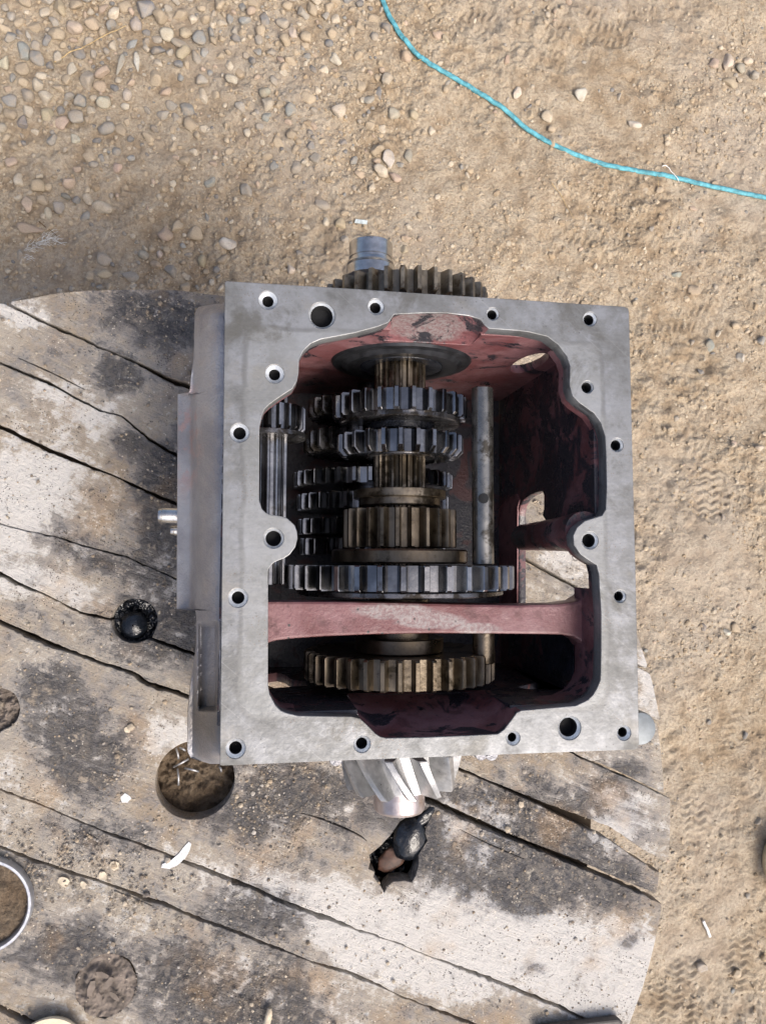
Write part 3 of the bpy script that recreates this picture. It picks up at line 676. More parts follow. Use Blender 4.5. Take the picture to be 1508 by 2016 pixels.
GAPS = [.0016, .0013, .0015, .0009, .0014, .0018, .0013, .0014, .0014]
def bv(i, u):
    v = np.interp(u, BN[i][:, 0], BN[i][:, 1]); return v+.0016*fbm(u*24, u*0+i*3.3, 3, 60+i)
def gap(i, u):
    g = GAPS[i]*(.35+1.5*vn(u*14, u*0+i, 90+i)**1.5)
    if i == 3: g = g*np.clip((np.abs(u-.05)-.3)*6, .35, 1)
    if i == 4: g = g+.0052*np.clip((u-.33)/.22, 0, 1)*np.clip((.72-u)/.1, 0, 1)
    if i == 5: g = g+.0012*np.clip((u-.2)/.2, 0, 1)
    return g
H1 = uv(*P(266, 1222, TAB)[:2]); H1R = .0262
HJ = [(842, 1600), (846, 1612), (838, 1628), (836, 1640), (841, 1655), (829, 1672), (823, 1683), (824, 1700), (818, 1722), (811, 1736), (795, 1733), (773, 1735), (762, 1745), (756, 1757), (750, 1745), (735, 1726), (738, 1716), (725, 1710), (729, 1697), (727, 1683), (741, 1672), (752, 1662), (758, 1655), (768, 1645), (777, 1632), (787, 1617), (800, 1609), (820, 1606), (832, 1597)]
def pcirc(x, y, r, k=40, jit=.0):
    c = P(x, y, TAB); return [(c[0]+r*(1+jit*vn(i*.5, 0., 3))*math.cos(2*math.pi*i/k), c[1]+r*(1+jit*vn(i*.5, 0., 3))*math.sin(2*math.pi*i/k)) for i in range(k)]
def slot(p, wd):
    q = smooth_line(p, 8); q = np.array([P(x, y, TAB)[:2] for x, y in q]); n_ = len(q)
    d = np.gradient(q, axis=0); d /= np.linalg.norm(d, axis=1)[:, None]; nn = np.stack([-d[:, 1], d[:, 0]], 1)
    ww = wd*np.sin(np.linspace(.05, math.pi-.05, n_))**.6*(.5+vn(np.arange(n_)*.7, np.zeros(n_), 4))
    return [tuple(v) for v in q+nn*ww[:, None]]+[tuple(v) for v in (q-nn*ww[:, None])[::-1]]
HOLES = {1: [slot([(35, 703), (100, 732), (165, 765)], .0006)],
         6: [pcirc(385, 1535, .0455, 48), pcirc(-6, 1398, .0232, 32, .15), [tuple(P(x, y, TAB)[:2]) for x, y in HJ], slot([(593, 1600), (640, 1614), (700, 1640), (722, 1655)], .0008), slot([(905, 1632), (960, 1660), (1030, 1690)], .0004)],
         8: [pcirc(208, 1942, .031, 32, .2)], 5: [], 7: [slot([(225, 1755), (270, 1775), (300, 1786)], .0012)]}
tbl = empty('cable_drum_table', (TC[0], TC[1], 0), 'round weathered wooden cable drum used as a table, its boards stained with oil', 'table')
nb = len(BN)
for i in range(nb+1):
    Rr = TR+[0, .002, .001, -.004, .003, -.006, .002, .004, 0, .002][i]
    u = np.arange(-Rr+.001, Rr, .0027)
    if i in (4, 5): u = np.unique(np.r_[u, np.arange(H1[0]-H1R-.001, H1[0]+H1R+.001, .0011)])
    arc = np.sqrt(np.maximum(Rr**2-u**2, 0)); arc = arc+.0014*fbm(u*40, arc*40, 3, 7)
    top, bot = arc, -arc
    if i > 0:
        b = bv(i-1, u)-gap(i-1, u)-.0022*np.maximum(fbm(u*150, u*0+i*7., 4, 33), 0)-.004*np.maximum(fbm(u*45, u*0+i*5., 2, 34)-.35, 0)
        if i == 5:
            inn = np.abs(u-H1[0]) < H1R; b = np.where(inn, np.minimum(b, H1[1]-np.sqrt(np.maximum(H1R**2-(u-H1[0])**2, 0))), b)
        top = np.minimum(top, b)
    if i < nb:
        b = bv(i, u)+gap(i, u)+.0018*np.maximum(fbm(u*150, u*0+i*9., 4, 35), 0)
        if i == 4:
            inn = np.abs(u-H1[0]) < H1R; b = np.where(inn, np.maximum(b, H1[1]+np.sqrt(np.maximum(H1R**2-(u-H1[0])**2, 0))), b)
        bot = np.maximum(bot, b)
    ok = top-bot > .002
    if ok.sum() < 3: continue
    ids = np.where(ok)[0]; ids = np.arange(ids[0], ids[-1]+1)
    ids = ids[ok[ids]]
    pl = [xy(a, b) for a, b in zip(u[ids], top[ids])]+[xy(a, b) for a, b in zip(u[ids][::-1], bot[ids][::-1])]
    dz = [0, -.0022, .0006, 0, .0022, -.0018, .0012, -.0005, -.0026, 0][i]
    plate('plank', pl, HOLES.get(i, []), TAB-.028+dz, TAB+dz, WOOD, tbl, .0011)
ud = plate('inner_disc', circ(TC, TR*.86, 64), [circ(P(385, 1535, TAB)[:2], .05), circ(P(785, 1685, TAB)[:2], .045)], TAB-.060, TAB-.032, UNDER, tbl, .001)
V, F = lathe([(.26, .03), (.26, TAB-.062)], 48); V = [(x, z, y) for x, y, z in V]
link('drum_core', mesh('drum_core', V, [f[::-1] for f in F]), UNDER, tbl, (TC[0], TC[1], 0))
plate('lower_disc', circ(TC, TR*.98, 64), [], .012, .06, WOOD, tbl, .003)
def debris(c, R, z, mat, amp=.006, name='debris', fr=90, seed=3, shape=None):
    k = 34; V, F, idx = [], [], {}
    for a in range(-k, k+1):
        for b in range(-k, k+1):
            x, y = a/k*R, b/k*R
            if x*x+y*y <= R*R*1.02: idx[a, b] = len(V); h = amp*(fbm(np.array([(c[0]+x)*fr]), np.array([(c[1]+y)*fr]), 4, seed, .6)[0]); V.append((c[0]+x, c[1]+y, z+h))
    for (a, b), i0 in idx.items():
        if (a+1, b) in idx and (a+1, b+1) in idx and (a, b+1) in idx: F.append((i0, idx[a+1, b], idx[a+1, b+1], idx[a, b+1]))
    o = link(name, mesh(name, V, F, True), mat, tbl); o['kind'] = 'stuff'; return o
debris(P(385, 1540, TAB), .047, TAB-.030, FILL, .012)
HF = mat_flat('packed_shavings', (.15, .125, .105), .9, 0., .45, 70., .8, .004)
debris(P(-6, 1398, TAB), .026, TAB-.006, HF, .008, fr=140)
debris(P(208, 1942, TAB), .034, TAB-.003, HF, .007, fr=70)
c = P(266, 1222, TAB); debris(c, .0265, TAB-.022, GREASE, .006, 'tar_fill', 80)
c = P(785, 1685, TAB); debris(c, .06, TAB-.045, GREASE, .010, 'tar_fill', 60)
# black bolt head sunk in the round hole
V, F = lathe([(.001, 0), (.012, .001), (.016, .006), (.017, .012), (.0, .014)][::-1], 18, False)
o = link('sunken_bolt', mesh('sunken_bolt', [(x, z, -y+.014) for x, y, z in V], F, True), GREASE, tbl, (P(266, 1222, TAB)[0]-.003, P(266, 1222, TAB)[1]-.006, TAB-.020))
# grease lump and brown lump in the jagged hole
def lump(name, px, py, rx, ry, rz, z, mat, label, cat, ang=0, seed=5):
    V = ICO3[0]*1.0; V = V*(1+.34*np.array([fbm(np.array([p[0]*2.2+seed]), np.array([p[1]*2.2+p[2]*3]), 4, seed)[0] for p in V]))[:, None]
    V = V*np.array([rx, ry, rz]); c_, s_ = math.cos(ang), math.sin(ang); V = np.stack([V[:, 0]*c_-V[:, 1]*s_, V[:, 0]*s_+V[:, 1]*c_, V[:, 2]], 1)
    c = P(px, py, z); return tag(link(name, big_mesh(name, V, ICO3[1]), mat, None, tuple(c)), label, cat)
lump('grease_lump', 806, 1648, .020, .029, .013, TAB-.008, GREASE, 'glossy black grease lump filling the broken hole in the table', 'grease', -.35)
lump('grease_streak', 836, 1606, .016, .0075, .005, TAB-.001, GREASE, 'black grease streak running from the table hole up to the pinion nose', 'grease', .8, 9)
lump('rusty_cap', 770, 1692, .019, .013, .0035, TAB-.014, BROWN, 'flat rusty brown piece down in the broken hole', 'metal piece', .5, 12)
# nails in the big hole
for i, (x0, y0, x1, y1, lb) in enumerate([(342, 1510, 372, 1494, 'bent bright nail across the upper left of the big table hole'), (350, 1513, 352, 1546, 'upright nail standing down the middle of the big table hole'),
        (364, 1512, 392, 1519, 'short nail lying flat right of the upright nail in the big hole'), (347, 1473, 352, 1494, 'nail at the top left rim of the big hole'), (354, 1472, 366, 1478, 'thin nail stub under the casting at the big hole rim'), (432, 1508, 436, 1519, 'small nail tip at the right of the big hole')]):
    a, b = P(x0, y0, TAB-.018), P(x1, y1, TAB-.016)
    o = tag(link('nail', tube([a, (a+b)/2+np.array([.0008, .0006, .002]), b], .0013, 7), NAIL), lb, 'nail', 'nails in the big table hole')
# steel ring, lid, bar, flakes
c = P(-35.5, 1787, TAB+.012); rr = float(np.linalg.norm(P(63, 1787, TAB+.012)-c))
V, F = [], []; prof = [(rr-.0055, 0), (rr-.0055, .008), (rr-.0035, .011), (rr-.001, .011), (rr, .009), (rr, 0)]; k = 72
for (r, z) in prof:
    for i in range(k): a = 2*math.pi*i/k; V.append((r*math.cos(a), r*math.sin(a), z))
for j in range(len(prof)):
    for i in range(k):
        a, b = j*k+i, j*k+(i+1) % k; j2 = ((j+1) % len(prof))*k; F.append((a, b, j2+(i+1) % k, j2+i))
tag(link('steel_ring', sharp(mesh('steel_ring', V, F)), RIM, None, (c[0], c[1], TAB+.001)), 'large dull steel ring standing on the table at the left edge', 'ring')
bpy.data.objects['steel_ring'].data.flip_normals()
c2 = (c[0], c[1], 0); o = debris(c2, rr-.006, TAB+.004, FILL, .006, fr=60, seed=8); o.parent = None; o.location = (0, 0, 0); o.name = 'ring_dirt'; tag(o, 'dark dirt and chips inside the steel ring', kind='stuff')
c = P(97, 2075, TAB+.013); V, F = [], []; k = 64; R0 = float(abs(P(97, 2006, TAB+.013)[1]-c[1]))
for (r, z) in [(R0-.006, .0), (R0-.006, .008), (R0-.004, .011), (R0, .011), (R0+.001, .009), (R0-.002, .006), (R0-.003, 0)]:
    for i in range(k): a = 2*math.pi*i/k; V.append((r*math.cos(a), r*math.sin(a), z))
for j in range(6):
    for i in range(k): a, b = j*k+i, j*k+(i+1) % k; F.append((a, b, b+k, a+k))
F.append(tuple(range(k)))
tag(link('plastic_pot', sharp(mesh('plastic_pot', V, F)), BEIGE, None, (c[0], c[1], TAB+.002)), 'beige plastic pot, only its rim showing at the bottom edge', 'pot')
a, b = P(1060, 2026, TAB+.015), P(1226, 2006, TAB+.015); d = (b-a)/np.linalg.norm(b-a); nn = np.array([-d[1], d[0], 0])
L = float(np.linalg.norm(b-a)); bx = plate('metal_bar', [(0, 0), (L-.006, 0), (L, -.005), (L, -.06), (0, -.06)], [], 0, .012, BARM, None, .0025)
bx.location = (a[0], a[1], TAB+.003); bx.rotation_euler = (0, 0, math.atan2(d[1], d[0])); tag(bx, 'dark grey bar end resting on the table at the bottom edge', 'bar')
def flake(name, pp, th, mat, label, cat, z=TAB+.002, group=None):
    return tag(plate(name, [tuple(P(x, y, z)[:2]) for x, y in pp], [], z-.001, z-.001+th, mat, None, .00002), label, cat, group)
flake('paint_strip', [(318, 1708), (320, 1701), (338, 1693), (352, 1681), (362, 1668), (372, 1657), (377, 1661), (374, 1674), (366, 1688), (350, 1703), (335, 1710)], .0016, CHIPW, 'curved whitish strip of peeled paint left of the grease hole', 'paint strip')
def blobf(x, y, r, k=11, s=0): return [(x+r*(.75+.5*_h(np.int64(i), np.int64(s), 5))*math.cos(2*math.pi*i/k), y+r*(.75+.5*_h(np.int64(i), np.int64(s), 5))*math.sin(2*math.pi*i/k)) for i in range(k)]
for s, (x, y, r, lb) in enumerate([(125, 1735, 11, 'largest flat tan flake right of the steel ring'), (226, 1705, 9, 'round tan flake halfway between ring and paint strip'), (165, 1742, 7, 'small pale flake right of the largest tan flake'), (203, 1725, 8, 'tan flake just below the round one'), (252, 1437, 6, 'pale chip above the big round hole'), (248, 1572, 10, 'bluish white chip left of the big round hole')]):
    flake('flake', blobf(x, y, r, s=s), .0012, CHIPW if 'bluish' in lb else TAN, lb, 'flake', group='flakes lying on the table')
q = smooth_line([P(531, 1984, TAB+.004), P(529, 2002, TAB+.005), P(524, 2020, TAB+.004)], 6)
tag(link('wood_plug', tube(q, .004, 10, rs=[.0022+.0018*min(1, i/5)+.0004*(i % 2) for i in range(len(q))]), TAN), 'small ridged tan plug on the table at the bottom edge', 'plug')
x, y = RNG.uniform(-20, 1320, 90000), RNG.uniform(560, 2030, 90000); X, Y = PV(x, y, TAB)
f = np.full(len(x), .10)
for (cx, cy, r, k) in ((100, 1700, 110, 1.), (260, 1750, 120, .8), (250, 1540, 60, .7), (330, 1150, 60, .9), (345, 940, 50, .9), (540, 1580, 110, 1.), (1050, 1560, 120, .5), (330, 620, 60, .7), (1050, 1660, 140, .5), (500, 1950, 140, .5)):
    f = np.maximum(f, k*np.exp(-((x-cx)**2+(y-cy)**2)/r**2))
f *= .25+1.2*np.clip(fbm(X*40, Y*40, 3, 8)+.3, 0, 1)
m = (RNG.random(len(x)) < f*.8) & (np.hypot(X-TC[0], Y-TC[1]) < TR-.008); X, Y = X[m], Y[m]
dx, dy = X-TC[0], Y-TC[1]; uu, vv = dx*ca+dy*sa, -dx*sa+dy*ca; m = np.ones(len(X), bool)
for i in range(nb): m &= np.abs(vv-bv(i, uu)) > .0035
for (hx, hy, hr) in ((385, 1535, .049), (266, 1222, .029), (790, 1680, .036)): q = P(hx, hy, TAB); m &= np.hypot(X-q[0], Y-q[1]) > hr
X, Y = X[m], Y[m]
crumbs('table_grit', X, Y, np.full(len(X), TAB+.0012), [(.30, .24, .17), (.14, .12, .10), (.48, .42, .33), (.10, .09, .085), (.38, .36, .33)], .0009, STONE, 'grit, chips and dried dirt crumbs on the table')
# curled shavings in the filled hole
BARK = mat_flat('bark', (.17, .14, .115), .9)
for i, (x, y, a, k, lb) in enumerate([(180, 1946, 1.9, 1.1, 'long dark bark flake standing at the left side of the filled hole'), (203, 1920, .3, .9, 'reddish brown bark flake near the top of the filled hole'), (214, 1936, 2.2, 1., 'curved bark flake at the centre of the filled hole'),
        (196, 1966, 1.3, .8, 'narrow bark flake at the bottom of the filled hole'), (226, 1962, .7, .8, 'broad tan-edged bark flake at the right of the filled hole')]):
    flake('bark_flake', [(x+k*(u_*math.cos(a)-v_*math.sin(a)), y+k*(u_*math.sin(a)+v_*math.cos(a))) for u_, v_ in ((-16, -3), (-4, -7), (12, -4), (17, 2), (4, 6), (-12, 5))], .0012, BARK, lb, 'flake', TAB+.002+.001*i, 'bark flakes in the filled hole')

# ================================================================== GEARBOX
gx = P(800, 1050, FL)
GB = empty('gearbox', (gx[0], gx[1], TAB), 'open tractor gearbox, machined grey flange up, oily gears showing inside its red-primed housing', 'gearbox')
OPEN = [(776,619),(765,635),(745,643),(698,655.6),(665,662),(632,668),(612,676.5),(598,690),(589,707),(588,735),(585,750),(576,765.6),(554,779.5),(531,796),(521,806),(516,818.5),(511,841),(511,900),(510.5,960),(510.5,985),(516,1002),(523,1009),(531,1013),(553.7,1016),(565,1020),(573,1027),(581,1035),(585,1047),(586,1060),(581.5,1077),(570.4,1092),(560,1099),(548,1103.5),(540,1107),(534,1113),(529,1120),(528,1127),(528,1240),(528,1350),(531,1367),(542.6,1389),(553,1399),(565,1404),(587,1409),(640,1410),(693,1410.6),(709.7,1415),(723.6,1428),(740,1444.6),(748,1450),(760,1453),(840,1451.5),(920,1448),(980,1445),(992.5,1436),(1011,1411.5),(1017,1403),(1026,1399),(1080,1394),(1133,1389.5),(1157,1378),(1167,1368),(1174,1356.6),(1181.7,1338),(1183,1280),(1183,1204),(1180,1160),(1178.6,1131),(1174,1112.5),(1157,1102),(1142,1091),(1130,1073),(1128,1054.6),(1136,1038),(1151,1025.6),(1169.5,1019.5),(1184.7,1015),(1192,1002.7),(1194,960),(1193,900),(1191,860),(1182.6,832.5),(1168.7,813),(1140.8,793.5),(1127,779.6),(1121,760),(1122,721),(1116,701.6),(1099,679),(1077,662.6),(1040.6,654),(1018,651),(962.6,647),(954,640),(946,629),(923.6,622),(879,616.6),(840,616.2)]
HB = [(528,591,11,18),(634,621,22,26),(740,604,11,16),(970,618,10,13),(1161,628,11,15),(541,736,11,18),(1156,762,11,13),(472,852,12,18),(1214,876,11,14),(539,1060,15,19),(1161,1064,14,18),(469,1177,12,18),(1220,1174,10,13),(464,1474,12,18),(713,1465,11,16),(1010,1453,9,14),(1121,1433,19,24),(1228,1443,10,15)]
PXS = .64/1500*1.02
TH = .016
outer = [(443,555),(446,553),(700,568.5),(1000,588.5),(1228,603.5),(1236,607),(1238,613),(1244,860),(1252,1170),(1258,1465),(1256,1473),(1249,1476),(900,1489),(650,1498.5),(440,1507.5),(433,1507),(433,1500),(437,1150),(440,850)]
holes = [[tuple(P(x, y, FL)[:2]) for x, y in OPEN]]
for (x, y, r, R) in HB: holes.append(circ(P(x, y, FL), R*PXS, 32))
flg = plate('mounting_flange', [tuple(P(x, y, FL)[:2]) for x, y in outer], holes, FL-TH, FL, FLANGE, GB, .0006)
for (x, y, r, R) in HB:
    c = P(x, y, FL); r, R = r*PXS, R*PXS; V, F = [], []; k = 32
    prof = [(R+.0002, -.0004), (R-.0002, -.0012), (r, -.0024-(R-r)*.4), (r, -.0142), (0.0001, -.0145)]
    for (q, z) in prof:
        for i in range(k): a = 2*math.pi*i/k; V.append((q*math.cos(a), q*math.sin(a), z))
    me = None; F = []
    for j in range(len(prof)-1):
        for i in range(k): a, b = j*k+i, j*k+(i+1) % k; F.append((b, a, a+k, b+k))
    me = mesh('bolt_hole', V, F); me.materials.append(CHAM); me.materials.append(BORE)
    me.polygons.foreach_set('material_index', [0]*(2*k)+[1]*(2*k)); sharp(me, 30)
    link('bolt_hole', me, None, flg, tuple(c))
# inner skirt of the opening
def skirt(name, ids, depth, mat, dz0=.0015, curve=None):
    V, F = [], []; rows = 6
    for q in ids:
        x, y = OPEN[q % len(OPEN)]; c = P(x, y, FL); dd = depth(q) if callable(depth) else depth
        for j in range(rows):
            t = j/(rows-1); V.append((c[0], c[1], FL-dz0-(dd-dz0)*t))
    for i in range(len(ids)-1):
        for j in range(rows-1):
            a = i*rows+j; F.append((a, a+rows, a+rows+1, a+1))
    return link(name, sharp(mesh(name, V, F), 50), mat, GB)
ix = {p: i for i, p in enumerate(OPEN)}
iA0, iA1 = ix[(776,619)], ix[(528,1350)]
iC0, iC1 = ix[(1026,1399)], ix[(1180,1160)]
iE0, iE1 = ix[(1194,960)], ix[(1099,679)]
BOT = TAB+.012
skirt('opening_edge', list(range(iA0, iA1+1)), .021, PRIM)
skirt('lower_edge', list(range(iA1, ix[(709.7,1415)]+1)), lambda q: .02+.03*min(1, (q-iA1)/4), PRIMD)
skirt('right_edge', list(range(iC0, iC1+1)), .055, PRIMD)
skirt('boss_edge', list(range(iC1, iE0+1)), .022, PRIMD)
skirt('side_edge', list(range(iE0, iE1+1)), .026, PRIM)
# sloping recesses at the top and the bottom of the opening
YT = float(P(1020, 652, FL)[1]); YB = float(P(800, 1402, FL)[1]); XR = float(P(1187, 1100, FL)[0]); XL = float(P(456, 1050, FL)[0])
def slope(name, ids, Yt, dep, mat):
    V, F = [], []; rows = 8
    for q in ids:
        c = P(*OPEN[q % len(OPEN)], FL)
        for j in range(rows):
            t = j/(rows-1); tt = t**1.4
            V.append((c[0], c[1]+(Yt-c[1])*tt, FL-.0015-(dep-.0015)*(.12*t+.88*t**.9)))
    for i in range(len(ids)-1):
        for j in range(rows-1): a = i*rows+j; F.append((a, a+rows, a+rows+1, a+1))
    return link(name, sharp(mesh(name, V, F), 60), mat, GB)
slope('upper_recess', [i for i in range(ix[(962.6,647)], len(OPEN))]+[len(OPEN)], YT, .054, mat_primer('scuffed_primer', .75, [(P(840, 640, FL-.02), .05, .008)], 1.1))
slope('lower_recess', list(range(ix[(709.7,1415)], iC0+1)), YB+.001, .092, mat_primer('brown_primer', .8, None, .9))
# walls
def fY(Y0, s):      # (a, b, c) -> world wall across Y; a is X, b is height
    return lambda co: np.stack([co[:, 0], Y0+s*co[:, 2], co[:, 1]], 1)
def fX(X0, s):
    return lambda co: np.stack([X0+s*co[:, 2], co[:, 0], co[:, 1]], 1)
xa, xb = float(P(776, 619, FL)[0]), float(P(958, 640, FL)[0]); zt = FL-TH-.001
q = P(1040, 700, FL)
tc = PYp(1040, 716, YT); tun = circ((tc[0], tc[2]), .0150, 28, 0, .040)
plate('front_wall', [(XL, BOT-.004), (XR+.004, BOT-.004), (XR+.004, zt), (xb, zt), (xb, FL-.051), (xa, FL-.051), (xa, zt), (XL, zt)], [tun], 0, .009, PRIM, GB, .0006, fY(YT, 1))
# rim of the tunnel outside, gritty
xa, xb = float(P(709, 1415, FL)[0]), float(P(1017, 1405, FL)[0])
def sl(pts): return [(lambda r: (r[0], r[2]))(PYp(x, y, YB)) for x, y in pts]
s1 = sl([(1018, 1352), (1045, 1346), (1085, 1337), (1105, 1343), (1128, 1349), (1124, 1355), (1080, 1358), (1035, 1356)])
s2 = sl([(518, 1328), (545, 1324), (562, 1328), (575, 1337), (602, 1341), (604, 1350), (570, 1352), (518, 1356)])
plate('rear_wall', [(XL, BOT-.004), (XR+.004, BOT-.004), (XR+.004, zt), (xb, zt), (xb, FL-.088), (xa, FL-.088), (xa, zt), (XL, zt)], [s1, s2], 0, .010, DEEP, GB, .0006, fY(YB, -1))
def sx(pts): return [(lambda r: (r[1], r[2]))(PXp(x, y, XR)) for x, y in pts]
win = sx([(1020, 1206), (1020, 1100), (1020, 1010), (1023, 996), (1030, 984), (1042, 975), (1056, 969), (1066, 967), (1069, 975), (1069, 1000), (1066, 1014), (1075, 1030), (1105, 1048), (1128, 1078), (1146, 1090), (1158, 1100), (1163, 1120), (1160, 1140), (1163, 1155), (1158, 1168), (1140, 1200)])
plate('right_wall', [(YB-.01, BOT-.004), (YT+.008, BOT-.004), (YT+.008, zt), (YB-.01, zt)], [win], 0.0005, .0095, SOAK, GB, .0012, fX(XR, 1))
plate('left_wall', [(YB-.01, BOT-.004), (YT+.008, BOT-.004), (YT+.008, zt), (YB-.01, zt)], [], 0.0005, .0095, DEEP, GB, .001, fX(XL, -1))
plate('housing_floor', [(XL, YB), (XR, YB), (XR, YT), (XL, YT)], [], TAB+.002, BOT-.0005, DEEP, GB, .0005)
plate('lit_wall_strip', sx([(976, 1215), (976, 1020), (984, 1000), (1000, 982), (1018, 972), (1024, 984), (1020, 1000), (1019, 1215)]), [], 0, .0016, mat_primer('lit_lilac_primer', .05, None, 1.35), GB, .0004, fX(XR+.0004, -1))  # paler strip paints in the light falling on the wall by the opening
oilp = sx([(1062, 1240), (1130, 1240), (1130, 1342), (1108, 1341), (1086, 1338), (1080, 1322), (1072, 1295)])
plate('oily_wall_patch', oilp, [], 0, .0012, OILY, GB, .0004, fX(XR, -1))
# boss for the long bolt on the right, rib beside it
c = P(1162, 1046, FL)
prof = [(.019, -.0165), (.019, -.03), (.017, -.06), (.0155, -.12), (.0145, -.176), (.0120, -.184), (.006, -.187)]
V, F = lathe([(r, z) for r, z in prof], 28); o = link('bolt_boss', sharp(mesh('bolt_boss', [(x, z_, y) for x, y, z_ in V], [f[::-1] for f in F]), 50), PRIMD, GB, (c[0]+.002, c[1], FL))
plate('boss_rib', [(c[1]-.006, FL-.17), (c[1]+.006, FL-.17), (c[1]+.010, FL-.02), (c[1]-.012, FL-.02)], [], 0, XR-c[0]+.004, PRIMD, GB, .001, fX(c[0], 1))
# cross web
WD = FL-.040
web = [(520, 1184), (640, 1184), (760, 1186), (900, 1189), (1020, 1191), (1100, 1189), (1135, 1184), (1152, 1174), (1158, 1165), (1160, 1275), (1150, 1275), (1142, 1262), (1128, 1254), (1105, 1250), (1080, 1249), (980, 1248), (850, 1247), (740, 1249), (640, 1253), (580, 1257), (545, 1261), (520, 1268)]
plate('cross_web', [tuple(P(x, y, WD)[:2]) for x, y in web], [], WD-.03, WD, WEBM, GB, .0025)
# ---------------------------------------------------------------- main shaft train
DA = .125; ZA = FL-DA; XC = float(P(787, 900, ZA)[0])
def ry(x, y, rad): return float(P(x, y, ZA+rad)[1])
def hw(p): return p*(.64+DA)/1500*1.01*.985
def span(y0, y1, rad, z=None):
    z = ZA if z is None else z
    a, b = float(P(787, y0, z+rad)[1]), float(P(787, y1, z+rad)[1]); return (a+b)/2, abs(a-b)
rs = hw(52)
ya, yb = YT-.004, float(P(787, 1300, ZA+.03)[1])
ms = link('main_shaft', gear(20, rs, rs*.87, abs(ya-yb), .004, .001), STEELB, GB, (XC, (ya+yb)/2, ZA)); ms.rotation_euler = (0, .06, 0)
ms.rotation_euler = (0, 0, 0)
def put(name, N, p, y0, y1, mat, par, root=.84, xc=None, z=None, hub=None, ch=.0012, chb=None, ph=0., Rr=None):
    z = ZA if z is None else z; R = Rr or hw(p); yc, wd = span(y0, y1, R, z)
    g = gear(N, R, R*root, wd, hub or rs*1.0, ch, chb, ph=ph); g.name = name
    return link(name, g, mat, par, (XC if xc is None else xc, yc, z))
def disc(name, p, y0, y1, mat, par, xc=None, z=None, Rr=None, ch=.001):
    z = ZA if z is None else z; R = Rr or hw(p); yc, wd = span(y0, y1, R, z)
    return lathe_obj(name, [(R*.4, -wd/2), (R-ch, -wd/2), (R, -wd/2+ch), (R, wd/2-ch), (R-ch, wd/2), (R*.4, wd/2)], mat, par, (XC if xc is None else xc, yc, z), k=72)
put('gear', 26, 136, 757, 803, STEEL, ms, .87, ch=.001, chb=.0022)
disc('gear_rim', 122, 804, 816, DARKST, ms)
put('gear', 24, 128, 839, 884, STEEL, ms, .83, ch=.001, chb=.0058, ph=.05)
disc('hub', 70, 812, 840, OILY, ms)  # hub coloured black so the gap between the gears reads as shade
disc('collar', 70, 883, 893, DARKST, ms)
disc('collar_ring', 93, 958, 975, STEELB, ms, ch=.0006)
disc('collar_groove', 82, 975, 992, STEELB, ms)
put('long_gear', 24, 114, 997, 1076, BRASSY, ms, .80, ch=.0008, ph=.10)
disc('collar', 136, 1080, 1110, BRASSY, ms, ch=.0018)
put('large_gear', 35, 228, 1114, 1167, STEEL, ms, .895, ch=.001, chb=.0016, ph=.03)
disc('gear_rim', 205, 1168, 1180, DARKST, ms)
disc('collar', 88, 1262, 1292, BRASSY, ms)
put('rear_gear', 38, 189, 1303, 1366, BRASSY, ms, .895, ch=.0016, chb=.0018, ph=.02)
disc('hub', 60, 1180, 1262, BRASSY, ms)
# bearing in the front wall
R = hw(143)
lathe_obj('bearing_ring', [(R*.58, -.006), (R*.62, -.0075), (R*.80, -.0080), (R*.86, -.0045), (R*.97, -.004), (R, -.0015), (R, .004)], mat_flat('black_bearing', (.035, .037, .042), .28, .4, .4), GB, (XC+.001, YT+.0015, ZA), k=80, cap=False, ang=30)
lathe_obj('bearing_seal', [(.010, -.0035), (R*.36, -.0035), (R*.42, -.0055), (R*.58, -.0055), (R*.60, .0)], OILY, GB, (XC+.001, YT-.0005, ZA), k=64, cap=False)
# countershaft below left
ZB = FL-.225; XB = float(P(733, 1000, ZB)[0])
def hb(p, z): return p*(ZC-z)/1500
ya, yb = YT-.002, float(P(733, 1100, ZB)[1])
cs = lathe_obj('countershaft', [(.018, -abs(ya-yb)/2), (.018, abs(ya-yb)/2)], DARKST, GB, (XB, (ya+yb)/2, ZB), k=24)
for (p, N, y0, y1) in ((168, 34, 917, 948), (160, 32, 965, 998), (158, 30, 1017, 1049), (154, 28, 1058, 1092)):
    put('counter_gear', N, p, y0, y1, STEEL, cs, .87, XB, ZB, .018, Rr=hb(p, ZB)*.95)
disc('counter_hub', 90, 948, 1058, DARKST, cs, XB, ZB, Rr=.034)
for (p, N, y0, y1) in ((120, 26, 772, 808), (128, 26, 838, 880)):
    put('counter_gear', N, p, y0, y1, DARKST, cs, .84, float(P(715, 820, ZB)[0]), ZB+.03, .018, chb=.004, Rr=hb(p, ZB)*.95)
# idler shaft at far left
ZI = FL-.115; XI = float(P(528, 900, ZI)[0])
ya, yb = float(P(528, 780, ZI)[1]), float(P(528, 1150, ZI)[1])
ish = link('idler_shaft', gear(14, hb(37, ZI), hb(31, ZI), abs(ya-yb), .004, .001), STEEL, GB, (XI, (ya+yb)/2, ZI))
put('idler_gear', 22, 76, 798, 848, STEEL, ish, .82, XI, ZI, .012, chb=.003, Rr=hb(72, ZI))
disc('idler_ring', 76, 850, 860, DARKST, ish, XI, ZI, Rr=hb(74, ZI), ch=.0005)
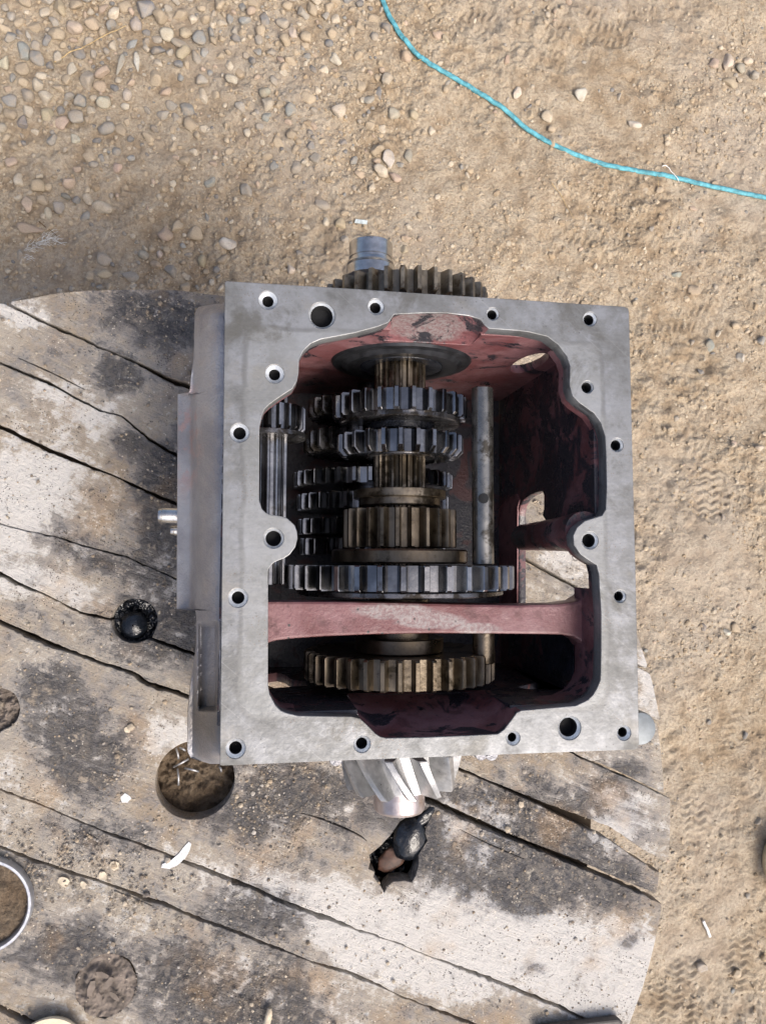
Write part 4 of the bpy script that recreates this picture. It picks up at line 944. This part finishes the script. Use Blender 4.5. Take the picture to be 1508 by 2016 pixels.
# shift rod; a dark disc stands in for the shade of its cross hole
ZS = FL-.075; XS = float(P(950, 930, ZS)[0]); rr = hb(22, ZS)
for (y0, y1) in ((764, 1112), (1240, 1306)):
    a, b = float(P(950, y0, ZS)[1]), float(P(950, y1, ZS)[1]); L = abs(a-b)
    rod = lathe_obj('shift_rod', [(rr-.001, -L/2), (rr, -L/2+.001), (rr, L/2-.001), (rr-.001, L/2)], RODST if y0 < 1000 else STEELB, GB, (XS, (a+b)/2, ZS), k=40)
    if y0 < 1000:
        c = P(952, 981, ZS+rr); k = 20; V = []
        for (q, dz) in ((.0050, .0), (.0042, 0), (.003, 0), (.0015, 0), (.0001, 0)):
            for i in range(k):
                an = 2*math.pi*i/k; x, y = c[0]+q*math.cos(an), c[1]+q*math.sin(an)
                zz = ZS+math.sqrt(max(rr*rr-(x-XS)**2, 0))+.0003; V.append((x, y, zz))
        F = [(j*k+i, j*k+(i+1) % k, (j+1)*k+(i+1) % k, (j+1)*k+i) for j in range(4) for i in range(k)]
        link('pin_hole_shade', mesh('pin_hole_shade', V, F, True), BORE, rod)
# ---------------------------------------------------------------- gears outside the housing
ZO = FL-.130
a, b = float(P(790, 1497, ZO+.055)[1]), float(P(790, 1576, ZO+.046)[1]); Xp = float(P(788, 1520, ZO)[0])
wd = abs(a-b); Rb = hb(123, ZO)
pm = gear(12, Rb, Rb*.64, wd, .02, .0006, .0012, ph=.12, twist=-.30, cone=.14, lean=-.12); pm.name = 'bevel_pinion'
bp = link('bevel_pinion', pm, BRIGHT, GB, (Xp, (a+b)/2, ZO)); bp['label'] = 'bright spiral toothed pinion at the lower end'
rn = hb(50, ZO)
lathe_obj('pinion_nose', [(rn*.7, -.0125), (rn*.93, -.0125), (rn, -.010), (rn, .012)], COPPERY, bp, (Xp-.001, (a+b)/2-wd/2-.011, ZO), k=40)
lathe_obj('pinion_neck', [(.036, -.03), (.036, .03)], DARKST, bp, (Xp, (a+b)/2+wd/2+.031, ZO), k=40)
ZG = FL-.115; Rg = hb(168, ZG); Xg = float(P(797, 560, ZG)[0])
a, b = float(P(797, 519, ZG+Rg)[1]), float(P(797, 566, ZG+Rg)[1])
ig = link('input_gear', gear(34, Rg, Rg*.865, abs(a-b), .02, .0008, .001, ph=.04), RUSTST, GB, (Xg, (a+b)/2, ZG))
lathe_obj('gear_hub', [(.034, -.02), (.034, .02)], DARKST, ig, (Xg, (a+b)/2-.03, ZG), k=40)
ZE = FL-.165; re = hb(47, ZE); Xe = float(P(730, 490, ZE)[0]); ye = float(P(730, 461, ZE+re)[1]); yl = float(P(730, 530, ZE+re)[1]); L = ye-yl
lathe_obj('shaft_end', [(re*.55, L), (re*.90, L), (re*.94, L-.0012), (re*.94, L*.55), (re*.90, L*.53), (re*.90, L*.48), (re, L*.44), (re*1.03, L*.36), (re*.97, L*.33), (re*1.06, L*.28), (re*1.06, 0)][::-1], POLISH, GB, (Xe, yl, ZE), k=56)
# ---------------------------------------------------------------- casting on the left
def cast_left():
    ys = sorted(set(list(np.arange(598, 1510, 6.))+[773, 776, 1199, 1202, 1224, 1228, 1396, 1400]))
    XLc = [(596, 436), (600, 408), (604, 392), (612, 385), (700, 383), (740, 377), (766, 375), (774, 372), (775.5, 351), (1000, 350), (1200, 349), (1201, 386), (1214, 388), (1270, 388), (1300, 384), (1340, 377), (1400, 371), (1480, 370), (1492, 376), (1503, 410), (1508, 434)]
    xs_, xv = [p[0] for p in XLc], [p[1] for p in XLc]; n_ = 26; V, F = [], []
    def dep(x, y, xl):
        t = max(0, (440-x)/52); d = .017+.030*min(t, 1.15)**1.7
        if 775 <= y <= 1200 and x < 386: d += .012*min(1, (386-x)/10)+.012*((386-x)/36)
        if 900 < y < 1200 and 378 < x < 392: d += .004*math.sin((x-378)/14*math.pi)
        if 1205 < y < 1410:
            ex = max(abs(x-410)-14, 0)/6; ey = max(abs(y-1311)-80, 0)/8; e = math.hypot(ex, ey)
            m = max(0, min(1, 1-e)); d += .013*m*m*(3-2*m)-.002*math.exp(-((e-1.5)/.5)**2)
        if y > 1480: d += .02*((y-1480)/28)**2
        if y < 625: d += .02*((625-y)/28)**2
        return d+.0006*float(fbm(np.array([x*.12]), np.array([y*.12]), 3, 3)[0])
    rows = []
    for y in [ys[0]]+ys+[ys[-1]]:
        xl = float(np.interp(y, xs_, xv)); row = []
        for j in range(n_+1):
            x = 446+(xl-446)*j/n_; row.append(P(x, y, FL-dep(x, y, xl)))
        e = row[-1].copy()
        for q in (.010, .03): g_ = e.copy(); g_[2] -= q*.9; g_[0] -= (.0012 if q < .02 else .0016); row.append(g_)
        g_ = e.copy(); g_[2] = TAB+.001; g_[0] += .004; row.append(g_)
        rows.append(row)
    for r in (rows[0], rows[-1]):
        for q in r: q[2] = TAB+.001
    m = len(rows[0]); V = [tuple(q) for r in rows for q in r]
    F = [(i*m+j, (i+1)*m+j, (i+1)*m+j+1, i*m+j+1) for i in range(len(rows)-1) for j in range(m-1)]
    me = mesh('side_casting', V, F); sharp(me, 32); return link('side_casting', me, CAST, GB)
sc_ = cast_left()
def stud(px0, py0, px1, py1, rpx, z, mat, nm):
    a, b = P(px0, py0, z), P(px1, py1, z); L = float(np.linalg.norm(b-a)); r = rpx*(ZC-z)/1500
    V, F = lathe([(r*.55, 0), (r*.86, 0), (r*.9, .0008), (r*.9, .003), (r, .0035), (r, L)], 24); d = (b-a)/L
    o = link(nm, sharp(mesh(nm, V, F)), mat, GB, tuple(a)); o.rotation_euler = Vector(d).to_track_quat('Y', 'Z').to_euler(); return o
stud(313, 1014, 372, 1016, 15, FL-.10, POLISH, 'dowel_pin'); stud(337, 1044, 375, 1045, 10, FL-.11, POLISH, 'stud')
# lug behind the lower right corner, bolt heads under the lower edge
c = P(1262, 1435, FL-.07); V, F = lathe([(.012, 0), (.0155, -.001), (.0165, -.004), (.0165, -.05)], 36); 
link('corner_lug', sharp(mesh('corner_lug', [(x, z_, y) for x, y, z_ in V], [f for f in F])), mat_flat('blue_grey_cast', (.21, .235, .25), .5, .3, .15), GB, tuple(c))
me = None
for (x, y) in ((662, 1497), (948, 1486), (968, 1487)):
    zz = FL-.035; c = P(x, y-2, zz); r = .0062
    V, F = lathe([(.0001, .0), (r*.9, 0), (r, -.001), (r, -.008)], 18, False); link('bolt_head', mesh('bolt_head', [(x_, z_, y_) for x_, y_, z_ in V], F), CAST, GB, tuple(c))
xs0, xs1 = float(P(600, 1490, FL-.05)[0]), float(P(1000, 1480, FL-.05)[0])
yq = float(P(800, 1480, FL-.03)[1])
plate('rear_housing', [(xs0, TAB+.05), (xs1, TAB+.05), (xs1, FL-.096), (xs0, FL-.096)], [], 0, YB-.011-yq, CAST, GB, .001, fY(YB-.0105, -1))
# outer skins between walls and flange edge (top and right)
for me in bpy.data.meshes:
    pass
